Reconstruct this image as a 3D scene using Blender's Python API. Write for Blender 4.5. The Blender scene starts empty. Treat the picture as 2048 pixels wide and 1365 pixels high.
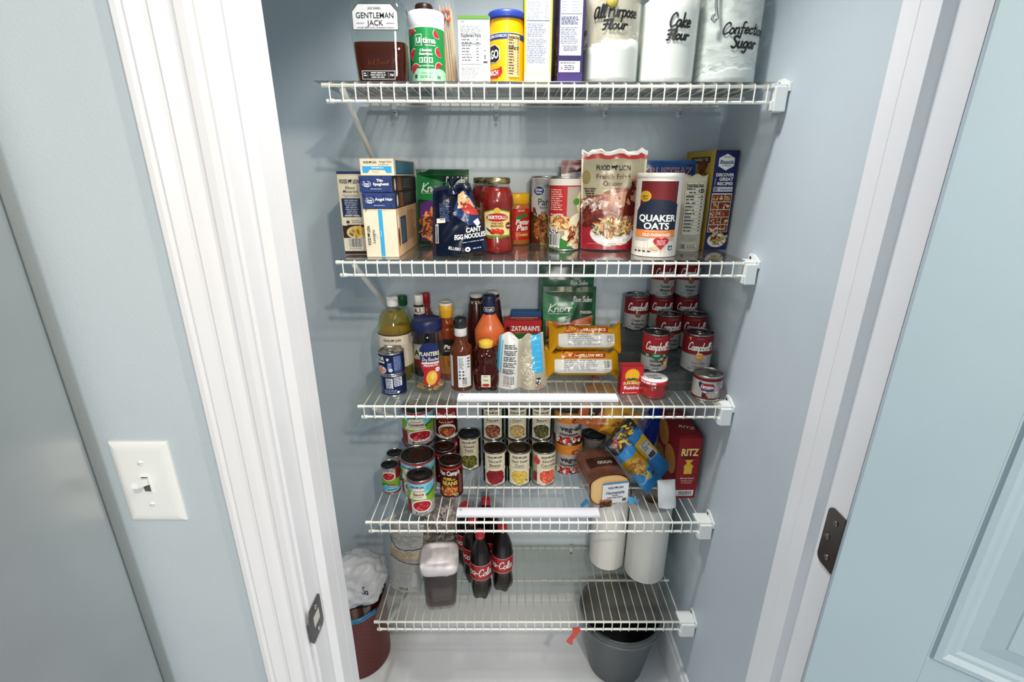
import bpy, bmesh, math, random
from mathutils import Vector, Matrix
from mathutils.geometry import tessellate_polygon
random.seed(7)
S = bpy.context.scene
COL = S.collection
PI = math.pi

# ------------------------------------------------------------------ camera
cd = bpy.data.cameras.new('camera'); cam = bpy.data.objects.new('camera', cd); COL.objects.link(cam)
cd.sensor_width = 36.0; cd.lens = 36.0 * 951.64 / 2048.0; cd.clip_start = .01
cam.location = (.3742, -1.0522, 1.6162)
YAW, PIT, ROL = math.radians(.168), math.radians(19.215), math.radians(.157)
cam.matrix_world = (Matrix.Translation(cam.location) @ Matrix.Rotation(-YAW, 4, 'Z')
                    @ Matrix.Rotation(PI/2 - PIT, 4, 'X') @ Matrix.Rotation(ROL, 4, 'Z'))
S.camera = cam
# ------------------------------------------------------------------ world, lights, exposure
w = bpy.data.worlds.new('world'); S.world = w; w.use_nodes = True
bg = w.node_tree.nodes['Background']; bg.inputs[0].default_value = (.74, .89, 1.0, 1); bg.inputs[1].default_value = .29
def lamp(name, kind, loc, power, col, size=.1, aim=None):
    l = bpy.data.lights.new(name, kind); o = bpy.data.objects.new(name, l); COL.objects.link(o)
    l.energy = power; l.color = col; o.location = loc
    if kind == 'AREA':
        l.size = size
    else:
        l.shadow_soft_size = size
    if aim: o.rotation_euler = (Vector(aim) - Vector(loc)).to_track_quat('-Z', 'Y').to_euler()
    return o
lamp('ceiling_bulb', 'POINT', (.84, -1.62, 2.42), 50, (1, .87, .70), .03)
lamp('ceiling_bulb', 'POINT', (.97, -1.22, 2.43), 19, (1, .88, .72), .03)
lamp('kitchen_lamp', 'AREA', (.80, -4.6, 2.35), 46, (1, .97, .93), .6, (.4, .2, 1.3))
lamp('added_soft_fill', 'AREA', (-1.0, -3.4, 1.55), 14, (.92, .98, 1), 1.4, (.7, .1, 1.0))  # soft fill added to brighten the pantry and right wall, not a known window
o = lamp('added_downlight', 'AREA', (.38, -.21, 2.47), 7.8, (1, .98, .95), .12, (.38, -.12, 0)); o.data.spread = math.radians(105)  # invented overhead fill to lift the pantry interior, no such fixture known
vs = S.view_settings
vs.view_transform = 'Standard'; vs.look = 'None'; vs.exposure = 0.09; vs.gamma = 1; vs.use_curve_mapping = False
try:
    S.cycles.transparent_max_bounces = 32
except Exception: pass

# ------------------------------------------------------------------ materials
def lin(h):
    if not isinstance(h, str): return tuple(h[:3])
    h = h.lstrip('#')
    if len(h) == 3: h = ''.join(c*2 for c in h)
    r = []
    for i in (0, 2, 4):
        c = int(h[i:i+2], 16) / 255
        r.append(c/12.92 if c <= .04045 else ((c+.055)/1.055)**2.4)
    return tuple(r)
MATS = {}
def pmat(name, rough=.5, metal=0, spec=.5, col=None, bump=0, bscale=200, coat=0):
    m = bpy.data.materials.new(name); m.use_nodes = True; nt = m.node_tree
    b = nt.nodes['Principled BSDF']
    b.inputs['Roughness'].default_value = rough; b.inputs['Metallic'].default_value = metal
    b.inputs['Specular IOR Level'].default_value = spec
    if coat: b.inputs['Coat Weight'].default_value = coat; b.inputs['Coat Roughness'].default_value = .1
    if col is None:
        a = nt.nodes.new('ShaderNodeAttribute'); a.attribute_name = 'Col'
        nt.links.new(a.outputs['Color'], b.inputs['Base Color'])
    else:
        b.inputs['Base Color'].default_value = (*lin(col), 1)
    if bump:
        n = nt.nodes.new('ShaderNodeTexNoise'); n.inputs['Scale'].default_value = bscale; n.inputs['Detail'].default_value = 3
        g = nt.nodes.new('ShaderNodeBump'); g.inputs['Strength'].default_value = bump; g.inputs['Distance'].default_value = .002
        t = nt.nodes.new('ShaderNodeTexCoord')
        nt.links.new(t.outputs['Object'], n.inputs['Vector'])
        nt.links.new(n.outputs[0], g.inputs['Height']); nt.links.new(g.outputs[0], b.inputs['Normal'])
    MATS[name] = m
    return m
pmat('paper', .55, 0, .3); pmat('gloss', .22, 0, .5); pmat('plastic', .35, 0, .45); pmat('foil', .28, 0, .5, bump=.25, bscale=60)
pmat('metal', .25, 1); pmat('tissue', .9, 0, .1, bump=.5, bscale=500); pmat('film', .3, 0, .5); pmat('powder', .95, 0, .05)
def clear(name, tint, fac, rough=.03, gl=(1, 1, 1), milky=0, mcol='#fff'):
    m = bpy.data.materials.new(name); m.use_nodes = True; nt = m.node_tree; N = nt.nodes; N.clear()
    out = N.new('ShaderNodeOutputMaterial'); t = N.new('ShaderNodeBsdfTransparent'); t.inputs[0].default_value = (*lin(tint), 1)
    g = N.new('ShaderNodeBsdfGlossy'); g.inputs['Roughness'].default_value = rough; g.inputs[0].default_value = (*gl, 1)
    lw = N.new('ShaderNodeLayerWeight'); lw.inputs[0].default_value = .5      # Schlick: f0 + (1-f0)(1-cos)^5
    pw = N.new('ShaderNodeMath'); pw.operation = 'POWER'; pw.inputs[1].default_value = 4.0
    f = N.new('ShaderNodeMapRange'); f0 = (fac/(2+fac))**2; f.inputs[3].default_value = f0; f.inputs[4].default_value = .85
    nt.links.new(lw.outputs['Facing'], pw.inputs[0]); nt.links.new(pw.outputs[0], f.inputs[0])
    x = N.new('ShaderNodeMixShader')
    base = t.outputs[0]
    if milky:
        d = N.new('ShaderNodeBsdfDiffuse'); d.inputs[0].default_value = (*lin(mcol), 1)
        y = N.new('ShaderNodeMixShader'); y.inputs[0].default_value = milky
        nt.links.new(t.outputs[0], y.inputs[1]); nt.links.new(d.outputs[0], y.inputs[2]); base = y.outputs[0]
    nt.links.new(f.outputs[0], x.inputs[0]); nt.links.new(base, x.inputs[1]); nt.links.new(g.outputs[0], x.inputs[2])
    nt.links.new(x.outputs[0], out.inputs[0]); MATS[name] = m
clear('clear_glass', '#f2f6f4', .45, .02)
clear('clear_film', '#fbfbfb', .35, .08, milky=.04)
clear('liner', '#cfcecb', .5, .10, milky=.06, mcol='#8a8984')
clear('liner_faint', '#f2f2ee', .40, .12, milky=.05, mcol='#c5c5c0')
clear('acrylic', '#d2d3d1', .45, .06, milky=.05, mcol='#9a9a98')
clear('oil', '#f4e6a4', .33, .03, milky=.10, mcol='#e0c45a')
clear('whiskey', '#c07038', .33, .03, milky=.22, mcol='#4a1808')
clear('sauce_glass', '#a8643a', .45, .05, milky=.75, mcol='#6b3417')
clear('honey', '#6e2410', .42, .05, milky=.65, mcol='#4a140c')
clear('smoke', '#e4e4e4', .45, .08, milky=.05, mcol='#a8a8a8')
clear('white_bag', '#ffffff', .3, .25, milky=.72, mcol='#e4e5ea')
def dusty(name, col, lo, hi, sc):
    m = bpy.data.materials.new(name); m.use_nodes = True; nt = m.node_tree; N = nt.nodes; N.clear()
    out = N.new('ShaderNodeOutputMaterial'); t = N.new('ShaderNodeBsdfTransparent'); d = N.new('ShaderNodeBsdfDiffuse'); d.inputs[0].default_value = (*lin(col), 1)
    n = N.new('ShaderNodeTexNoise'); n.inputs['Scale'].default_value = 14; n.inputs['Detail'].default_value = 9; n.inputs['Distortion'].default_value = 1.2
    tc = N.new('ShaderNodeTexCoord'); mp = N.new('ShaderNodeMapping'); mp.inputs['Scale'].default_value = sc
    r = N.new('ShaderNodeMapRange'); r.inputs[1].default_value = .34; r.inputs[2].default_value = .66; r.inputs[3].default_value = lo; r.inputs[4].default_value = hi
    x = N.new('ShaderNodeMixShader'); L = nt.links.new
    L(tc.outputs['Object'], mp.inputs[0]); L(mp.outputs[0], n.inputs['Vector']); L(n.outputs[0], r.inputs[0]); L(r.outputs[0], x.inputs[0]); L(t.outputs[0], x.inputs[1]); L(d.outputs[0], x.inputs[2]); L(x.outputs[0], out.inputs[0])
    MATS[name] = m
dusty('flour_film', '#ddd0bd', .35, .95, (1, 1, .8))
dusty('sugar_film', '#f8f7f4', .50, 1.0, (1, 1, 2.6))
def paint(name, col, rough=.5, bump=.08, bscale=260, spec=.35, metal=0, var=.03):
    m = pmat(name, rough, metal, spec, col, bump, bscale); nt = m.node_tree; b = nt.nodes['Principled BSDF']
    n = nt.nodes.new('ShaderNodeTexNoise'); n.inputs['Scale'].default_value = 3; n.inputs['Detail'].default_value = 6
    t = nt.nodes.new('ShaderNodeTexCoord'); nt.links.new(t.outputs['Object'], n.inputs['Vector'])
    r = nt.nodes.new('ShaderNodeValToRGB'); c = lin(col)
    r.color_ramp.elements[0].color = (*[v*(1-var) for v in c], 1); r.color_ramp.elements[1].color = (*[min(1, v*(1+var)) for v in c], 1)
    r.color_ramp.elements[0].position = .35; r.color_ramp.elements[1].position = .65
    nt.links.new(n.outputs[0], r.inputs[0]); nt.links.new(r.outputs[0], b.inputs['Base Color'])
    return m
paint('wall_paint', '#c1cdd4', .55, .12, 330)
paint('trim_paint', '#e6e7eb', .28, .03, 60, .5, var=.01)
paint('door_paint', '#a3b7c1', .4, .06, 200, .4)
paint('floor_vinyl', '#eef0f4', .35, .02, 90, .4)
paint('wire_vinyl', '#eeeee6', .35, 0, 60, .45, var=.01)
paint('steel', '#c0c3c4', .34, .0, 60, .5, metal=.85, var=.10)
# brushed direction on the fridge steel
nt = MATS['steel'].node_tree; b = nt.nodes['Principled BSDF']
b.inputs['Anisotropic'].default_value = .5

# ------------------------------------------------------------------ mesh builder
class MB:
    def __init__(s): s.v = []; s.f = []; s.c = []; s.m = []; s.s = []
    def add(s, vs, fs, col='#fff', mat='paper', smooth=False):
        o = len(s.v); s.v += [tuple(p) for p in vs]; multi = isinstance(col, list)
        for i, f in enumerate(fs):
            s.f.append([o+k for k in f]); s.c.append(lin(col[i] if multi else col)); s.m.append(mat); s.s.append(smooth)
        return s
    def lathe(s, prof, col='#fff', mat='plastic', seg=32, at=(0, 0, 0), sx=1, sy=1, smooth=True, rfun=None, cols=None, arc=None):
        a0, a1 = arc or (0, 2*PI); closed = arc is None
        n = seg if closed else seg+1
        vs = []
        for (r, z) in prof:
            for i in range(n):
                a = a0 + (a1-a0)*i/seg
                rr = r*(rfun(a, z) if rfun else 1)
                vs.append((at[0]+rr*math.sin(a)*sx, at[1]-rr*math.cos(a)*sy, at[2]+z))
        fs = []; cc = []
        for j in range(len(prof)-1):
            if prof[j] == prof[j+1]: continue
            for i in range(seg):
                k = (i+1) % n
                fs.append([j*n+i, j*n+k, (j+1)*n+k, (j+1)*n+i]); cc.append(cols[j] if cols else col)
        return s.add(vs, fs, cc, mat, smooth)
    def disc(s, r, z, col, mat='plastic', seg=32, at=(0, 0), sx=1, sy=1, up=True):
        vs = [(at[0]+r*math.sin(2*PI*i/seg)*sx, at[1]-r*math.cos(2*PI*i/seg)*sy, z) for i in range(seg)]
        return s.add(vs, [list(range(seg)) if up else list(range(seg))[::-1]], col, mat)
    def box(s, x0, x1, y0, y1, z0, z1, col='#fff', mat='paper', bev=0.0, M=None):
        bm = bmesh.new(); bmesh.ops.create_cube(bm, size=1)
        for v in bm.verts:
            v.co = Vector(((x0+x1)/2+v.co.x*(x1-x0), (y0+y1)/2+v.co.y*(y1-y0), (z0+z1)/2+v.co.z*(z1-z0)))
        if bev: bmesh.ops.bevel(bm, geom=bm.edges[:], offset=bev, segments=2, profile=.5, affect='EDGES')
        vs = [(M @ v.co if M else v.co) for v in bm.verts]
        bm.verts.index_update()
        s.add(vs, [[v.index for v in f.verts] for f in bm.faces], col, mat, False); bm.free(); return s
    def tube(s, pts, r, col='#fff', mat='plastic', seg=8, cap=True):
        pts = [Vector(p) for p in pts]; vs = []; n = len(pts); u = None
        for i, p in enumerate(pts):
            t = (pts[min(i+1, n-1)] - pts[max(i-1, 0)]).normalized()
            if u is None: u = t.orthogonal().normalized()
            u = (u - t*u.dot(t)).normalized(); q = t.cross(u)
            for k in range(seg):
                a = 2*PI*k/seg; vs.append(p + (u*math.cos(a)+q*math.sin(a))*r)
        fs = [[i*seg+k, i*seg+(k+1) % seg, (i+1)*seg+(k+1) % seg, (i+1)*seg+k] for i in range(n-1) for k in range(seg)]
        s.add(vs, fs, col, mat, True)
        if cap: s.add(vs[:seg], [list(range(seg))[::-1]], col, mat); s.add(vs[-seg:], [list(range(seg))], col, mat)
        return s
    def prism(s, poly, z0, z1, col, mat='plastic', fn=None):
        """poly in (a,b) extruded along c; fn maps (a,b,c)->xyz"""
        fn = fn or (lambda a, b, c: (a, b, c)); n = len(poly)
        vs = [fn(a, b, z0) for a, b in poly] + [fn(a, b, z1) for a, b in poly]
        fs = [[i, (i+1) % n, n+(i+1) % n, n+i] for i in range(n)]
        for t in tessellate_polygon([[Vector((a, b, 0)) for a, b in poly]]):
            fs.append(list(t)[::-1]); fs.append([n+k for k in t])
        return s.add(vs, fs, col, mat)
    def grid(s, fn, nu, nv, col='#fff', mat='film', smooth=True, colfn=None):
        vs = [fn(i/nu, j/nv) for j in range(nv+1) for i in range(nu+1)]
        fs = []; cc = []
        for j in range(nv):
            for i in range(nu):
                fs.append([j*(nu+1)+i, j*(nu+1)+i+1, (j+1)*(nu+1)+i+1, (j+1)*(nu+1)+i])
                cc.append(colfn((i+.5)/nu, (j+.5)/nv) if colfn else col)
        return s.add(vs, fs, cc, mat, smooth)
    def build(s, name, parent=None, fix=True):
        me = bpy.data.meshes.new(name); me.from_pydata(s.v, [], s.f)
        keys = list(dict.fromkeys(s.m))
        for k in keys: me.materials.append(MATS[k])
        ca = me.color_attributes.new('Col', 'FLOAT_COLOR', 'CORNER')
        buf = []
        for p in me.polygons:
            p.material_index = keys.index(s.m[p.index]); p.use_smooth = s.s[p.index]
            buf += list(s.c[p.index]+(1.0,))*p.loop_total
        ca.data.foreach_set('color', buf); me.update()
        o = bpy.data.objects.new(name, me); COL.objects.link(o)
        if parent: o.parent = parent
        return o

# ------------------------------------------------------------------ lettering
CHARS = "ABCDEFGHIJKLMNOPQRSTUVWXYZabcdefghijklmnopqrstuvwxyz0123456789.,'-&!?%+:/"
GL = {}
def load_glyphs(bold):
    cu = bpy.data.curves.new('glyph', 'FONT'); cu.offset = .028 if bold else .004; cu.resolution_u = 3
    o = bpy.data.objects.new('glyph', cu); COL.objects.link(o); dg = bpy.context.evaluated_depsgraph_get()
    def tri(txt):
        cu.body = txt; o.update_tag(); dg.update()
        me = bpy.data.meshes.new_from_object(o.evaluated_get(dg))
        vs = [(v.co.x, v.co.y) for v in me.vertices]; fs = [list(p.vertices) for p in me.polygons]; bpy.data.meshes.remove(me)
        return vs, fs
    H = max(y for x, y in tri('H')[0]); bar = tri('|')[0]; b0 = min(x for x, y in bar)
    for c in CHARS:
        vs, fs = tri(c)
        v2, _ = tri(c+'|'); adv = max(x for x, y in v2) - max(x for x, y in bar)
        GL[(c, bold)] = ([(x/H, y/H) for x, y in vs], fs, adv/H)
    bpy.data.objects.remove(o); bpy.data.curves.remove(cu)
load_glyphs(0); load_glyphs(1)
SCR = {  # pen strokes for handwritten and script lettering: (strokes, advance)
 'a': ([[(.45, .42), (.3, .5), (.1, .4), (.05, .18), (.18, 0), (.35, .08), (.45, .42), (.45, .1), (.55, 0)]], .58),
 'b': ([[(.08, 1), (.08, .1), (.2, 0), (.38, .08), (.42, .3), (.3, .48), (.1, .35)]], .5),
 'c': ([[(.42, .42), (.25, .5), (.08, .35), (.06, .12), (.2, 0), (.42, .1)]], .48),
 'e': ([[(.08, .25), (.4, .32), (.35, .48), (.18, .5), (.06, .25), (.15, .02), (.42, .1)]], .48),
 'f': ([[(.4, .95), (.25, 1), (.18, .8), (.18, -.3), (.08, -.35)], [(.02, .5), (.38, .5)]], .42),
 'g': ([[(.42, .42), (.25, .5), (.08, .35), (.08, .12), (.22, 0), (.42, .15)], [(.44, .48), (.42, -.25), (.25, -.4), (.08, -.3)]], .54),
 'i': ([[(.1, .5), (.1, .08), (.2, 0)], [(.1, .7), (.11, .75)]], .26),
 'k': ([[(.08, 1), (.08, 0)], [(.38, .5), (.1, .25), (.4, 0)]], .46),
 'l': ([[(.06, .1), (.24, .75), (.18, 1), (.08, .85), (.1, .1), (.2, 0), (.3, .05)]], .3),
 'm': ([[(.06, .5), (.06, 0)], [(.06, .35), (.2, .5), (.3, .4), (.3, 0)], [(.3, .35), (.45, .5), (.55, .4), (.55, .05), (.64, 0)]], .67),
 'n': ([[(.06, .5), (.06, 0)], [(.06, .35), (.25, .5), (.38, .4), (.38, .05), (.48, 0)]], .51),
 'o': ([[(.25, .5), (.08, .35), (.08, .12), (.24, 0), (.42, .14), (.42, .36), (.25, .5)]], .5),
 'p': ([[(.08, .5), (.08, -.4)], [(.08, .35), (.25, .5), (.42, .4), (.42, .12), (.25, 0), (.08, .12)]], .5),
 'r': ([[(.08, .5), (.08, 0)], [(.08, .3), (.2, .48), (.38, .45)]], .4),
 's': ([[(.38, .42), (.22, .5), (.08, .4), (.2, .27), (.36, .15), (.25, 0), (.05, .06)]], .44),
 't': ([[(.18, .9), (.18, .08), (.28, 0), (.38, .06)], [(.02, .55), (.36, .55)]], .4),
 'u': ([[(.06, .5), (.06, .12), (.2, 0), (.38, .15)], [(.4, .5), (.4, .08), (.5, 0)]], .53),
 'w': ([[(.05, .5), (.1, .05), (.25, 0), (.3, .4), (.35, .02), (.5, .05), (.56, .5)]], .62),
 'd': ([[(.42, .4), (.25, .5), (.08, .35), (.08, .12), (.22, 0), (.42, .15)], [(.44, 1), (.44, .08), (.54, 0)]], .56),
 'A': ([[(.5, .6), (.35, .85), (.1, .7), (.05, .25), (.2, 0), (.42, .2), (.5, .8), (.5, .12), (.62, 0)]], .66),
 'C': ([[(.6, .8), (.42, 1), (.14, .78), (.08, .3), (.26, 0), (.58, .15)]], .62),
 'F': ([[(.05, .88), (.35, .95), (.7, .9)], [(.4, .92), (.3, .05), (.12, 0)], [(.1, .5), (.5, .5)]], .6),
 'P': ([[(.15, 1), (.12, 0)], [(0, .85), (.35, 1), (.55, .8), (.45, .55), (.15, .5)]], .58),
 'R': ([[(.15, 1), (.1, 0)], [(0, .85), (.35, 1), (.52, .8), (.42, .55), (.15, .5), (.55, 0)]], .58),
 'S': ([[(.5, .85), (.3, 1), (.1, .8), (.3, .55), (.5, .3), (.3, 0), (.05, .12)]], .56),
 'K': ([[(.18, 1), (.1, 0)], [(.65, 1), (.15, .45), (.6, 0), (.75, .08)]], .66),
 'y': ([[(.06, .5), (.1, .15), (.22, .05), (.38, .15)], [(.42, .5), (.38, -.2), (.2, -.4), (.05, -.3)]], .5), 'D': ([[(.15, 1), (.1, 0), (.35, .03), (.58, .3), (.55, .75), (.3, 1), (.02, .95)]], .66), 'O': ([[(.35, 1), (.08, .7), (.08, .25), (.32, 0), (.6, .3), (.6, .75), (.35, 1)]], .66),
 'J': ([[(.5, 1), (.45, .1), (.25, -.1), (.08, .05)]], .55),
 '.': ([[(.08, 0), (.1, .04)]], .2), '-': ([[(.05, .28), (.3, .28)]], .36), ' ': ([], .32), "'": ([[(.1, 1), (.06, .8)]], .16), '2': ([[(.05,.8),(.25,1),(.45,.75),(.05,0),(.5,0)]], .55),
}
def crom(p, n=4):
    if len(p) < 3: return p
    out = []
    for i in range(len(p)-1):
        a, b, c, d = p[max(i-1, 0)], p[i], p[i+1], p[min(i+2, len(p)-1)]
        for k in range(n):
            t = k/n
            out.append(tuple(.5*(2*b[j]+(c[j]-a[j])*t+(2*a[j]-5*b[j]+4*c[j]-d[j])*t*t+(3*b[j]-a[j]-3*c[j]+d[j])*t**3) for j in (0, 1)))
    return out+[p[-1]]

# ------------------------------------------------------------------ printed artwork (2-D, millimetres) laid on a surface
class Art:
    def __init__(s): s.p = []
    def raw(s, pts, col, L=1): s.p.append((pts, col, L)); return s
    def r(s, x0, y0, x1, y1, col, L=1): return s.raw([(x0, y0), (x1, y0), (x1, y1), (x0, y1)], col, L)
    def e(s, x, y, a, b, col, L=2, n=20, rot=0, half=None):
        c, d = math.cos(rot), math.sin(rot); t0, t1 = half or (0, 2*PI)
        return s.raw([(x+a*math.cos(t0+(t1-t0)*k/n)*c-b*math.sin(t0+(t1-t0)*k/n)*d, y+a*math.cos(t0+(t1-t0)*k/n)*d+b*math.sin(t0+(t1-t0)*k/n)*c) for k in range(n+(1 if half else 0))], col, L)
    def poly(s, pts, col, L=2):
        for t in tessellate_polygon([[Vector((a, b, 0)) for a, b in pts]]): s.raw([pts[k] for k in t], col, L)
        return s
    def t(s, txt, x, y, h, col, L=4, b=0, w=None, sh=0, al='c', rot=0, sx=1):
        adv = [(GL[(c, b)][2] if c != ' ' else .38) for c in txt]; W = sum(adv)*h*sx
        if w: sx *= w/W; W = w
        ox = {'c': -W/2, 'l': 0, 'r': -W}[al]; cs, sn = math.cos(rot), math.sin(rot)
        for c, a in zip(txt, adv):
            if c != ' ':
                vs, fs, _ = GL[(c, b)]
                for f in fs:
                    pts = []
                    for k in f:
                        u = ox+(vs[k][0]+vs[k][1]*sh)*h*sx; v = vs[k][1]*h
                        pts.append((x+u*cs-v*sn, y+u*sn+v*cs))
                    s.raw(pts, col, L)
            ox += a*h*sx
        return s
    def stroke(s, pts, th, col, L=4):
        for i in range(len(pts)-1):
            (x0, y0), (x1, y1) = pts[i], pts[i+1]; d = math.hypot(x1-x0, y1-y0)
            if d < 1e-6: continue
            nx, ny = -(y1-y0)/d*th/2, (x1-x0)/d*th/2
            s.raw([(x0-nx, y0-ny), (x1-nx, y1-ny), (x1+nx, y1+ny), (x0+nx, y0+ny)], col, L)
        for q in pts: s.e(q[0], q[1], th/2, th/2, col, L, 7)
        return s
    def scr(s, txt, x, y, h, col, th, L=4, sh=.2, w=None, al='c', rot=0):
        adv = [SCR[c][1] for c in txt]; W = sum(adv)*h; sx = (w/W if w else 1); W *= sx
        ox = {'c': -W/2, 'l': 0}[al]; cs, sn = math.cos(rot), math.sin(rot)
        for c, a in zip(txt, adv):
            for st in SCR[c][0]:
                q = [(ox+(u+v*sh)*h*sx, v*h) for u, v in crom(st, 3)]
                s.stroke([(x+u*cs-v*sn, y+u*sn+v*cs) for u, v in q], th, col, L)
            ox += a*h*sx
        return s
    def lines(s, x, y, w, n, lh, col, L=4, th=.45, al='l', seed=0):
        R = random.Random(int(x*7+y*13)+seed)
        for k in range(n):
            yy = y-k*lh; ww = w*R.uniform(.72, 1); u = x+(w-ww)/2 if al == 'c' else x; e = u+ww
            while u < e:
                q = min(R.uniform(.8, 3.2)*lh, e-u); s.r(u, yy, u+q, yy+lh*th, col, L); u += q+lh*.35
        return s
    def bars(s, x, y, w, h, L=4, bg='#f4f4f0', m=1.2):
        s.r(x-m, y-m, x+w+m, y+h+m, bg, L); R = random.Random(int(x*3+y)); u = x
        while u < x+w:
            q = R.choice((.35, .6, 1.0)); s.r(u, y+h*.14, min(u+q, x+w), y+h, '#222222', L+1); u += q+R.choice((.4, .6, .9))
        s.lines(x, y-.2, w, 1, h*.12, '#333333', L+1)
        return s
    def facts(s, x, y, w, h, L=3, bg='#f3f2ee', head='Nutrition Facts'):
        s.r(x-.5, y-.5, x+w+.5, y+h+.5, '#333333', L); s.r(x, y, x+w, y+h, bg, L+1)
        s.t(head, x+w*.04, y+h*.92, h*.055, '#111111', L+2, 1, al='l', w=w*.9)
        n = 13
        for k in range(n):
            yy = y+h*(.86-k*.066); s.r(x+w*.03, yy+h*.045, x+w*.97, yy+h*(.055 if k in (0, 3) else .049), '#222222', L+2)
            s.lines(x+w*.05, yy, w*.5, 1, h*.05, '#333333', L+2, seed=k); s.lines(x+w*.8, yy, w*.12, 1, h*.05, '#333333', L+2, seed=k)
        return s
    def blobs(s, x, y, a, b, n, cols, size, L=3, seed=1, asp=1.6, rect=False):
        R = random.Random(seed)
        for k in range(n):
            if rect: px, py = x+R.uniform(-a, a), y+R.uniform(-b, b)
            else:
                q, th = math.sqrt(R.random()), R.uniform(0, 2*PI); px, py = x+a*q*math.cos(th), y+b*q*math.sin(th)
            z = size*R.uniform(.6, 1.2); s.e(px, py, z*asp, z/asp, R.choice(cols), L+(k % 3), 8, R.uniform(0, PI))
        return s
    def lion(s, x, y, h, col='#1a1a1a', L=4, rot=0, w=None):
        w = w or h*7.2; cs, sn = math.cos(rot), math.sin(rot); P = lambda u, v: (x+u*cs-v*sn, y+u*sn+v*cs)
        q = P(-w*.5, 0); s.t('FOOD', *q, h, col, L, 1, w=w*.4, al='l', rot=rot)
        q = P(w*.16, 0); s.t('LION', *q, h, col, L, 1, w=w*.34, al='l', rot=rot)
        k = h/1.1
        s.poly([P(w*.02+u*w*.11, v*h) for u, v in [(-.75, 0), (-.5, 0), (-.35, .4), (.2, .35), (.3, 0), (.6, 0), (.55, .5), (.95, .55), (1.0, .85), (.6, 1.1), (.3, .9), (-.5, .85), (-.85, 1.05), (-.7, .6)]], col, L)
        return s
    def bake(s, mb, fn, dx=None, dy=None, mat='paper', step=.00022, smooth=True):
        cols = list(dict.fromkeys(c for _, c, _ in s.p)); ci = {c: i for i, c in enumerate(cols)}
        bm = bmesh.new()
        for pts, c, L in s.p:
            if len(pts) < 3: continue
            try: f = bm.faces.new([bm.verts.new((x, y, L)) for x, y in pts])
            except ValueError: continue
            f.material_index = ci[c]
        if not bm.verts: return
        for ax, d in ((0, dx), (1, dy)):
            if not d: continue
            lo = min(v.co[ax] for v in bm.verts); hi = max(v.co[ax] for v in bm.verts)
            k = math.floor(lo/d)+1
            while k*d < hi-1e-6:
                co = [0, 0, 0]; no = [0, 0, 0]; co[ax] = k*d; no[ax] = 1
                bmesh.ops.bisect_plane(bm, geom=bm.verts[:]+bm.edges[:]+bm.faces[:], plane_co=co, plane_no=no, dist=1e-5); k += 1
        bm.verts.index_update()
        mb.add([fn(v.co.x*.001, v.co.y*.001, v.co.z*step) for v in bm.verts],
               [[v.index for v in f.verts] for f in bm.faces], [cols[f.material_index] for f in bm.faces], mat, smooth)
        bm.free()
def cyl(R, z0=0, cx=0, cy=0, sx=1, sy=1):
    return lambda x, y, o: (cx+(R+o)*math.sin(x/R)*sx, cy-(R+o)*math.cos(x/R)*sy, z0+y)
def front(y=0, cx=0, z0=0): return lambda a, b, o: (cx+a, y-o, z0+b)

# ------------------------------------------------------------------ things
def tag(o, label, cat, group=None):
    o['label'] = label; o['category'] = cat
    if group: o['group'] = group
    return o
def thing(name, label, cat, loc=(0, 0, 0), rz=0, group=None, rx=0, ry=0):
    o = bpy.data.objects.new(name, None); COL.objects.link(o); o.empty_display_size = .02
    o.location = loc; o.rotation_euler = (rx, ry, rz)
    return tag(o, label, cat, group)
def structure(o): o['kind'] = 'structure'; return o
# ------------------------------------------------------------------ the room
XL, XR, YF, YJ, YB, WX, LX = .096, .806, -.550, -.452, .306, .922, -.42   # opening, wall faces, pantry right and left walls
TOP = 2.03
def sbox(name, *a, mat='wall_paint', bev=0, col='#fff'):
    m = MB(); m.box(*a, col, mat, bev); return structure(m.build(name))
sbox('wall_back', LX-.1, WX+.1, YB, YB+.1, 0, 2.5)
sbox('wall_right', WX, WX+.1, YJ, YB, 0, 2.5)
sbox('wall_left', LX-.1, LX, YJ, YB, 0, 2.5)
sbox('ceiling', LX-.1, WX+.1, YF, YB+.1, 2.5, 2.6)
m = MB()
m.box(-1.6, XL-.012, YF, YJ, 0, 2.5, '#fff', 'wall_paint'); m.box(XR+.012, 2.6, YF, YJ, 0, 2.5, '#fff', 'wall_paint')
m.box(XL-.012, XR+.012, YF, YJ, TOP+.012, 2.5, '#fff', 'wall_paint'); structure(m.build('wall_front'))
sbox('floor', -1.6, 2.6, -2.2, YB+.1, -.05, 0, mat='floor_vinyl')
def molding(name, fn, L, prof, mat='trim_paint'):
    """prof: (across, out) points closed against the wall; swept along L by fn(across,out,along)"""
    m = MB(); n = len(prof)
    vs = [fn(a, b, t) for t in L for a, b in prof]
    m.add(vs, [[j*n+i, j*n+(i+1) % n, (j+1)*n+(i+1) % n, (j+1)*n+i] for j in range(len(L)-1) for i in range(n)], '#fff', mat, False)
    return structure(m.build(name))
BP = [(0, 0), (0, .013), (.105, .013), (.118, .011), (.126, .013), (.134, .008), (.148, .006), (.152, 0)]   # height, depth
molding('baseboard_back', lambda a, b, t: (t, YB-b, a), (LX, WX), BP)
molding('baseboard_right', lambda a, b, t: (WX-b, t, a), (YJ, YB), BP)
molding('baseboard_left', lambda a, b, t: (LX+b, t, a), (YJ, YB), BP)
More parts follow.
